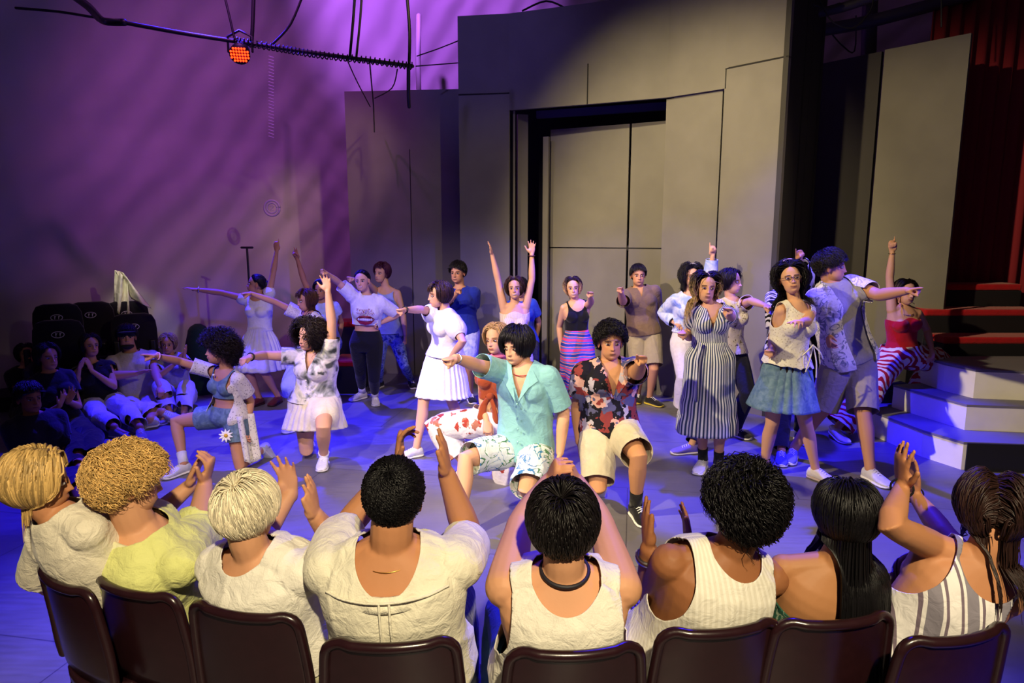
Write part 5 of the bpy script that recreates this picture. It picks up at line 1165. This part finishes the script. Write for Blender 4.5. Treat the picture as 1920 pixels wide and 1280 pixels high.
# 7 tie dye kneeling
B = person('kneeling woman with dark curls in a grey and white tie dye shirt', 1.64, 'f', sk_l, 5.45, (590, 752), (593, 660), (8, -12), (575, 620, -32, -3, -4),
    ((622, 606, 'n'), (614, 540, 'n'), ('open', 'c', (608, 500))), ((497, 666, 'n'), (468, 669, 'n'), ('hang', 'd', (446, 676))), dict(L=dict(a=(607, 853), k=(606, 780), t=8), R=dict(a=(578, 818, .09), k=(574, 842), t=(.1, .5, -.8), up=(0, .95, .3))), build=1.22, hair=dict(s='curlmid', col='#1c1311'), face=dict(smile=.3, lip=hexc('#b0605c')), hn=1000)
TD = pattern('dye', '#3c4040', '#a8aca8', '#efe8e8', '#dcd8d8', '#565a5a', scale=7); top(B, TD, 'tie_dye_shirt', hem=.02, e=.022, flare=.03, sleeve=.55, se=.024, see=0.028, scoop=(.08, .085, .08, .0), vneck=.16); btn(B, 4, .12, .5, e=.05)
skirt(B, cloth('#ece2cc'), 'pleated_skirt', t=.12, length=.27, flare=.05, pleats=18, pd=.016, axis=(0, -.15, -1), e=.02, envu=.5); bottoms(B, cloth('#4a3a3c'), 'under_shorts', upto=.55, e=.006, ee=.01); band(B, 'R', solid('black_band', '#141018', .6)); socks(B, cloth('#f0eef2'), u0=1.9); shoes(B, '#efedf2', stripe='#15141a')
# 20 orange top behind the teal boy
B = person('blond woman in a rust tie front top behind the teal shirt boy', 1.62, 'f', sk_l, 5.0, (925, 790), (936, 673), (-20, -20), (930, 636, -30, 0, 5),
    ((985, 740, 'f'), (975, 790, 'f'), ('hang', 'l')), ((905, 745, 'f'), (912, 790, 'n'), ('relaxed', 'd')), dict(R=dict(a=(872, 872), k=(866, 790), t=-20), L=dict(a=(965, 850, .1), k=(950, 880), t=(.2, .6, -.8), up=(0, .95, .3))), hair=dict(s='bob', col='#b08c60', len=.2, frizz=.2), face=dict(lip=hexc('#b84038')))
top(B, cloth('#b1512c'), 'tie_front_top', hem=.42, e=.016, flare=0, sleeve=.3, vneck=.12); bottoms(B, pattern('flowers', '#efeaf2', '#b0443c', '#b87868', scale=11), 'floral_trousers', waist=.2, upto=1.75, e=.03, ee=.07, wrink=.015)
w_ = B.pel + (B.nk - B.pel) * .45 + B.bend * .12; mm = M()
for dx in (-.05, .03): mm.add(*tube(seg([w_, w_ + B.axc * dx + np.array([0, -.02, -.07]), w_ + B.axc * dx * 1.4 + np.array([0, -.01, -.17])], 3), np.linspace(.016, .034, 7), 10, ry=.010))
mm.add(*ball(w_, .03)); sub(B, 'knot', mm, cloth('#b1512c')); shoes(B, '#e8e4ee')
mm = M(); mm.add(*ball(B.nk + B.up * .03 + B.bend * .02, (.068, .062, .02))); sub(B, 'neck_scarf', mm, cloth('#e8788a'))
# 21 teal boy
B = person('kneeling boy with a black mop of hair in a teal button shirt', 1.74, 'm', sk_l, 4.45, (985, 838), (983, 688), (-14, -18), (962, 632, -34, -6, 3),
    ((1057, 775, 'f'), (1050, 848, 'n'), ('hang', 'l')), ((893, 684, 'n'), (853, 671, 'n'), ('fist', 'd', (822, 677))), dict(R=dict(a=(862, 982), k=(866, 838), t=-35), L=dict(a=(1000, 930, .10), k=(985, 955), t=(.1, .6, -.8), up=(0, .95, .3))), hair=dict(s='mop', col='#100d13', bangs=.07, bx=-2.6), hn=1500, vox=.0055)
S_ = cloth('#8fcbd0', weave=160); top(B, S_, 'shirt', hem=-.10, e=.022, flare=.03, sleeve=.82, se=.024, see=0.031, scoop=(.07, .075, .07, -.005), vneck=.19, wrink=.012); collar(B, S_, r=.082, h=.03, open_=.75, wide=.03); lapels(B, S_); btn(B, 5, .0, .62, solid('teal_button', '#8fd0cc', .3), e=.032)
PS = pattern('lines', '#e9f2f4', '#3f86b8', '#4f8a5a', scale=8); bottoms(B, PS, 'palm_shorts', upto=.92, waist=.1, e=.022, ee=.05, wrink=.012); neckline_cord(B, solid('red_cord', '#b03038', .6), r=.07, drop=.03, fwd=.03, z=-.01)
mm = M(); mm.add(*ball(B.hc + B.HM @ np.array([.078, 0, -.03]) * B.k, .006)); sub(B, 'earring', mm, solid('silver', '#d8d8e0', .25, 1)); socks(B, cloth('#17161c'), u0=1.55); shoes(B, '#15141a', '#f0eef0')
band(B, 'R', solid('silver', '#d8d8e0', .25, 1), at=.9, w=.005)
# 22 floral boy
B = person('kneeling boy with short dark curls in a dark blossom print shirt', 1.72, 'm', sk_m, 4.55, (1142, 800), (1142, 682), (6, 4), (1146, 624, 2, 0, 0),
    ((1195, 700, 'n'), (1202, 678, 'n'), ('point', 'd', (1204, 662))), ((1082, 762, 'f'), (1086, 828, 'n'), ('hang', 'r')), dict(L=dict(a=(1192, 946), k=(1196, 840), t=10), R=dict(a=(1125, 905, .10), k=(1122, 925), t=(-.1, .6, -.8), up=(0, .95, .3))), build=1.12, hair=dict(s='curlshort', col='#120e10', len=.055), face=dict(mouth=.5), hn=1400, vox=.0055)
S_ = pattern('blobs', '#17151f', '#8a3a3a', '#d8a89c', '#17151f', '#b8b0c0', '#5a5a80', '#17151f', scale=17); top(B, S_, 'shirt', hem=-.08, e=.024, flare=.03, sleeve=.6, se=.026, see=0.031, scoop=(.07, .075, .07, -.005), vneck=.20, wrink=.012); collar(B, S_, r=.082, h=.03, open_=.75, wide=.03); lapels(B, S_)
bottoms(B, cloth('#d8cdb8'), 'shorts', upto=.9, waist=.1, e=.022, ee=.05, wrink=.012); neckline_cord(B, solid('black_cord', '#1a1620', .6), r=.07, drop=.12, fwd=.04, z=-.01); socks(B, cloth('#17161c'), u0=1.7); shoes(B, '#1a1820', '#f0eef0')

# ------------------------------------------------------------------ spectators on the floor at left
def sitter(label, H, sex, skin, Y, pel, nk, yaw, head, L, R, hair, topmat, botmat, legs, face=None, sleeve=.5, **kw):
    B = person(label, H, sex, skin, Y, pel, nk, yaw, head, L, R, legs, hair=hair, face=face, vox=.0075, hn=420, **kw)
    top(B, topmat, 'shirt', hem=-.16, sleeve=sleeve, e=.022); bottoms(B, botmat, 'trousers', upto=1.9, e=.022, ee=.035, wrink=.015, waist=.16); shoes(B, '#8a8488' if sex == 'f' else '#c8c0bc', '#e0dcd8'); return B
B = sitter('bearded man in a black cap and cream tee sitting on the floor', 1.78, 'm', sk_m, 7.1, (262, 752), (247, 664), (30, 30), (238, 632, 30, 5, 0), ((292, 700, 'n'), (300, 725, 'n'), ('relaxed', 'd')), ((205, 705, 'n'), (255, 700, 'n'), ('flat', 'r', (285, 690))),
    dict(s='short', col='#1a1210'), cloth('#cdc2b8'), cloth('#ded2c4'), dict(L=dict(a=(282, 785, .1), k=(340, 742), t=(-1, -.3, -.1), up=(0, -.5, 1)), R=dict(a=(305, 772, .12), k=(215, 770), t=(1, -.3, -.1), up=(0, -.5, 1))), build=1.2)
mm = M(); H_ = lambda x, y, z: B.hc + B.HM @ np.array([x, y, z]) * B.hk; mm.add(*ball(H_(0, .01, .045), np.array([.088, .106, .078]) * B.hk, fr=B.HM)); mm.add(*ball(H_(0, -.11, .055), np.array([.07, .06, .01]) * B.hk, fr=B.HM)); sub(B, 'cap', mm, cloth('#101018'))
mm = M(); mm.add(*ball(H_(0, -.045, -.088), np.array([.058, .054, .030]) * B.hk, fr=B.HM)); sub(B, 'beard', mm, solid('beard', '#1c1412', .9))
B = sitter('woman in a dark vest top clapping beside the man in a black cap', 1.62, 'f', sk_m, 6.7, (190, 752), (172, 682), (35, 35), (170, 648, 50, 6, 0), ((215, 725, 'n'), (165, 690, 'n'), ('flat', 'l', (160, 668))), ((140, 725, 'n'), (148, 692, 'n'), ('flat', 'r', (155, 668))),
    dict(s='long', col='#120d10', len=.25), cloth('#15131b'), cloth('#cfc8d8'), dict(L=dict(a=(262, 800, .1), k=(250, 758), t=(.5, -.8, -.1)), R=dict(a=(215, 800, .1), k=(180, 785), t=(1, -.3, 0))), sleeve=.1)
B = sitter('blond spectator clapping in front of the dark green bag', 1.55, 'f', sk_m, 7.2, (335, 742), (318, 668), (15, 15), (314, 637, 15, 0, 0), ((355, 690, 'n'), (345, 668, 'n'), ('flat', 'l', (350, 645))), ((298, 705, 'n'), (330, 680, 'n'), ('flat', 'r', (345, 655))),
    dict(s='bob', col='#a88a58', len=.16), cloth('#a8a0b0'), cloth('#cfc4c8'), dict(L=dict(a=(345, 772, .1), k=(352, 712), t=10), R=dict(a=(318, 772, .1), k=(300, 725), t=-10)))
B = sitter('dark clothed spectator raising both hands at the left edge, black trousers stretched out', 1.7, 'f', sk_m, 6.1, (118, 800), (92, 700), (55, 50), (88, 648, 60, 4, 0), ((150, 770, 'n'), (128, 752, 'n'), ('open', 'c', (142, 722))), ((95, 790, 'n'), (112, 760, 'n'), ('open', 'l', (125, 728))),
    dict(s='bob', col='#120d10', len=.15), cloth('#15131b'), cloth('#0e0d13'), dict(L=dict(a=(178, 858, .1), k=(215, 776), t=60), R=dict(a=(150, 880, .1), k=(180, 800), t=60)))
B = sitter('spectator in dark purple trousers with curled fingers at the lower left edge', 1.7, 'm', sk_d, 5.2, (88, 900), (62, 780), (60, 55), (52, 726, 60, 0, 0), ((118, 850, 'n'), (120, 880, 'n'), ('relaxed', 'l', (132, 868))), ((60, 880, 'n'), (90, 900, 'n'), ('relaxed', 'd')),
    dict(s='short', col='#120d10'), cloth('#1d1a28'), cloth('#3a3050'), dict(L=dict(a=(150, 935, .1), k=(150, 838), t=60), R=dict(a=(110, 960, .1), k=(110, 870), t=60)))
B = sitter('spectator in a dark top at the far left edge, second row', 1.6, 'f', sk_m, 6.9, (60, 770), (48, 690), (45, 45), (50, 650, 50, 5, 0), ((85, 740, 'n'), (90, 710, 'n'), ('flat', 'l')), ((40, 745, 'n'), (75, 715, 'n'), ('flat', 'r')),
    dict(s='bob', col='#20181c', len=.18), cloth('#1d1a26'), cloth('#28242e'), dict(L=dict(a=(110, 810, .1), k=(110, 760), t=60), R=dict(a=(80, 820, .1), k=(60, 790), t=60)))

# ------------------------------------------------------------------ front row seen from behind
def front(label, H, sex, skin, Y, pel, nk, yaw, head, L, R, hair, hn=1500, dk=.50, legyaw=None, **kw):
    k = H / 1.75; c = min([o for o in bpy.data.objects if o.name.startswith('plastic_chair')], key=lambda o: abs(o.location[0] - U(pel[0], pel[1], Y)[0]))
    a = c.rotation_euler.z; f = np.array([math.sin(a), -math.cos(a), 0]); l = np.cross((0, 0, 1.), f); p = np.array([c.location[0], c.location[1], .555]) + f * .065; kw['nkd'] = kw.get('nkd', -.07) - .035
    def px_(A):
        r = A - O; dep = r[1] * cp - r[2] * sp_; v = -(r[1] * sp_ + r[2] * cp) / dep; return (960 + r[0] / dep * FPX, 640 + v * FPX)
    legs = {}
    for s, sg in (('L', 1), ('R', -1)):
        A = p + f * (dk * k) + l * sg * .17; A[2] = .085
        legs[s] = dict(a=px_(A), t=math.degrees(a) + sg * 8, pole=tuple(f * .6 + np.array([0, 0, .8])))
    return person(label, H, sex, skin, p[1], px_(p), nk, yaw, head, L, R, legs, hair=hair, hn=hn, vox=.0052, seat=(p[0], p[1], 0), hk=.93, **kw)
def backseam(B, mat, pts, e=.034):
    P = []
    for x, z in pts:
        q = .66 + z / B.TL; a, b = TA(B.sex); w = B.build; aa = np.interp(q, TS, a) * B.k * (.35 + .65 * w) + e; bb = np.interp(q, TS, b) * B.k * (.25 + .75 * w) + e
        P.append(B.pel + (B.nk - B.pel) * q + B.axc * x - B.bend * (bb * math.sqrt(max(0, 1 - (x / aa) ** 2)) + .012))
    mm = M(); mm.add(*tube(seg(P, 3), .0035, 6)); sub(B, 'seam', mm, mat)
JE = cloth('#1c2030')
B = front('blond curly haired man in a pale yellow shirt clapping, in the front row', 1.80, 'm', '#c8926e', 2.08, (290, 1205), (266, 990), 150, (243, 905, 132, -8, 0), ((235, 1015, 'f'), (366, 902, 'f'), ('flat', 'r', (383, 838))), ((372, 1000, 'f'), (384, 905, 'f'), ('cup', 'l', (405, 835))), dict(s='curlshort', col='#c9a262', len=.075, vol=.022, lift=.3, curl=.007, w=.0022, nf=4), build=1.08)
S_ = cloth('#e0e290', weave=200, wr=.55); top(B, S_, 'shirt', hem=-.06, e=.017, flare=.04, sleeve=1.0, se=.012, see=.03, scoop=(.085, .09, .09, -.01), wrink=.018); collar(B, cloth('#e9e6b8'), r=.095, h=.035, open_=.4, drop=.03); bottoms(B, cloth('#6a6048')); shoes(B, '#e8e4e0')
B = front('spectator with bleached blond hair in a white tee, clapping with both hands up', 1.74, 'm', '#c8926e', 1.97, (500, 1265), (476, 1042), 160, (465, 958, 165, -6, 0), ((470, 1040, 'f'), (546, 925, 'f'), ('open', 'c', (528, 846))), ((640, 1030, 'f'), (590, 965, 'n'), ('flat', 'l', (580, 885))), dict(s='short', col='#e2d6ba', len=.10, vol=.018, lift=.05, w=.0020, nf=4, frizz=.07, top=1.2, face=0, K=9), build=1.0)
S_ = cloth('#f1ece0', weave=200, wr=.55); top(B, S_, 'tee', hem=-.06, e=.017, flare=.04, sleeve=1.0, se=.012, see=.03, scoop=(.082, .08, .085, -.01), wrink=.018); bottoms(B, cloth('#e4dfb8')); shoes(B, '#e8e4e0')
B = front('man with short wet black hair in a loose cream shirt, clapping', 1.82, 'm', '#b47c56', 1.9, (742, 1270), (732, 1030), 182, (739, 935, 184, -4, 0), ((648, 990, 'f'), (748, 868, 'f'), ('claw', 'r', (752, 778))), ((880, 1010, 'f'), (838, 890, 'n'), ('flat', 'l', (828, 795))), dict(s='short', col='#0c0a0d', len=.055, vol=.008, curl=.005, w=.0022, lift=.1, top=1.1, nf=4, stick=.04), build=1.12)
S_ = cloth('#ece6d0', weave=200, wr=.55); top(B, S_, 'shirt', hem=-.06, e=.017, flare=.04, sleeve=.72, se=.012, see=.03, scoop=(.088, .14, .13, -.03), wrink=.018, ragged=0); collar(B, S_, r=.12, h=.02, open_=.3, drop=.07, fwd=-.02, wide=.015); bottoms(B, JE); backseam(B, S_, [(x, .10) for x in np.linspace(-.17, .17, 9)]); backseam(B, S_, [(-.012, .10), (-.012, 0), (-.012, -.12)]); backseam(B, S_, [(.016, .10), (.016, 0), (.016, -.12)])
neckline_cord(B, solid('gold', '#c8a050', .3, 1), r=.082, w=.0013, fwd=-.005, z=-.005); shoes(B, '#1a1820')
B = front('man in a white sleeveless shirt and black cord necklace, hands together above his head', 1.74, 'm', '#c8926e', 1.84, (1068, 1290), (1058, 1080), 180, (1055, 985, 178, -10, 0), ((975, 985, 'f'), (1030, 900, 'f'), ('cup', 'r', (1052, 852))), ((1128, 985, 'f'), (1082, 902, 'f'), ('cup', 'l', (1060, 858))), dict(s='short', col='#120e0f', len=.085, vol=.024, lift=.2, w=.0028, frizz=.12, top=1.2, stick=.14), build=1.12)
S_ = cloth('#efe9da', weave=200, wr=.55); top(B, S_, 'sleeveless_shirt', hem=-.06, e=.017, flare=.04, sleeve=0, tank=.062, scoop=(.095, .12, .11, -.02), wrink=.018); bottoms(B, cloth('#6a9cc0')); neckline_cord(B, solid('black_cord', '#16121a', .6), r=.068, w=.006, fwd=-.004, z=.03); shoes(B, '#1a1820')
B = front('black curly haired man in a ribbed white tank top with a wristwatch, clapping', 1.76, 'm', '#8f5c3a', 1.9, (1350, 1262), (1368, 1040), 187, (1393, 950, 190, -4, 6), ((1222, 1130, 'f'), (1216, 1030, 'n'), ('flat', 'r', (1203, 915))), ((1330, 1110, 'f'), (1292, 1022, 'f'), ('flat', 'l', (1280, 925))), dict(s='curlshort', col='#0c0a0c', len=.105, vol=.032, lift=.3, curl=.009, w=.0024, nf=3.6, grav=.8, top=1.0), build=1.06)
S_ = pattern('ribs', '#f1ecdf', '#e4decf', scale=90); top(B, S_, 'tank_top', hem=-.06, e=.012, flare=.03, sleeve=0, tank=.082, scoop=(.085, .10, .085, -.01), wrink=.008); bottoms(B, pattern('stripes', '#d8cc9c', '#4a443a', scale=20)); shoes(B, '#1a1820')
band(B, 'L', solid('steel', '#b8b4ac', .25, 1), at=.88, r=.033, w=.011, name='wristwatch', label='steel wristwatch')
B = front('woman with long straight black hair in a green patterned strapless top', 1.66, 'f', '#a8744c', 1.92, (1560, 1245), (1562, 1062), 176, (1585, 965, 182, -6, 0), ((1480, 1130, 'f'), (1490, 1230, 'f'), ('hang', 'd')), ((1650, 1130, 'f'), (1655, 1225, 'f'), ('hang', 'd')), dict(s='long', col='#0a080b', len=.60, vol=.026, w=.0030, frizz=.02, K=16, whorl=(0, -.1, 1), flow='crown', cap=.60, face=0, fan=.16), hn=2600)
top(B, pattern('lines', '#2e5a4a', '#d8d4c0', '#9aa890', scale=14), 'strapless_top', hem=-.06, e=.010, flare=.02, strapless=.62, wrink=.006); bottoms(B, pattern('lines', '#2e5a4a', '#d8d4c0', '#9aa890', scale=14)); shoes(B, '#1a1820')
B = front('woman at the right edge in a grey and white striped halter top', 1.68, 'f', '#b47c56', 1.92, (1800, 1262), (1842, 1062), 160, (1862, 955, 150, -4, 0), ((1668, 985, 'n'), (1692, 912, 'f'), ('open', 'r', (1688, 822))), ((1770, 1000, 'f'), (1712, 925, 'f'), ('flat', 'l', (1712, 845))), dict(s='long', col='#2a1814', len=.40, w=.003, nf=3, vol=.03, curl=.003))
top(B, pattern('stripes', '#efeae8', '#7a6a78', '#efeae8', '#8a8490', scale=3.2), 'striped_halter', hem=-.1, e=.014, flare=.03, sleeve=0, tank=.12, scoop=(.10, .12, .12, -.02), wrink=.01); bottoms(B, pattern('dye', '#4a4e5a', '#6f7480', scale=18), 'jeans'); shoes(B, '#1a1820'); band(B, 'L', solid('black_band', '#141018', .6), at=.96, w=.0035); band(B, 'R', solid('black_band', '#141018', .6), at=.96, w=.003)
B = front('spectator in a cream shirt at the left edge of the front row, blond ponytail', 1.68, 'f', '#b47c56', 2.2, (120, 1170), (108, 965), 150, (72, 905, 120, -4, 0), ((70, 1080, 'f'), (115, 1120, 'f'), ('hang', 'd')), ((190, 1040, 'f'), (215, 960, 'f'), ('relaxed', 'l', (235, 930))), dict(s='long', col='#b8965c', len=.26, w=.005, tail=(1, .9, -.4)), hn=1500, nkd=-.12)
top(B, cloth('#e6ddc8', weave=200, wr=.55), 'shirt', hem=-.06, e=.017, flare=.04, sleeve=1.0, se=.012, see=.03, wrink=.018); bottoms(B, cloth('#d8d2c0')); shoes(B, '#1a1820')
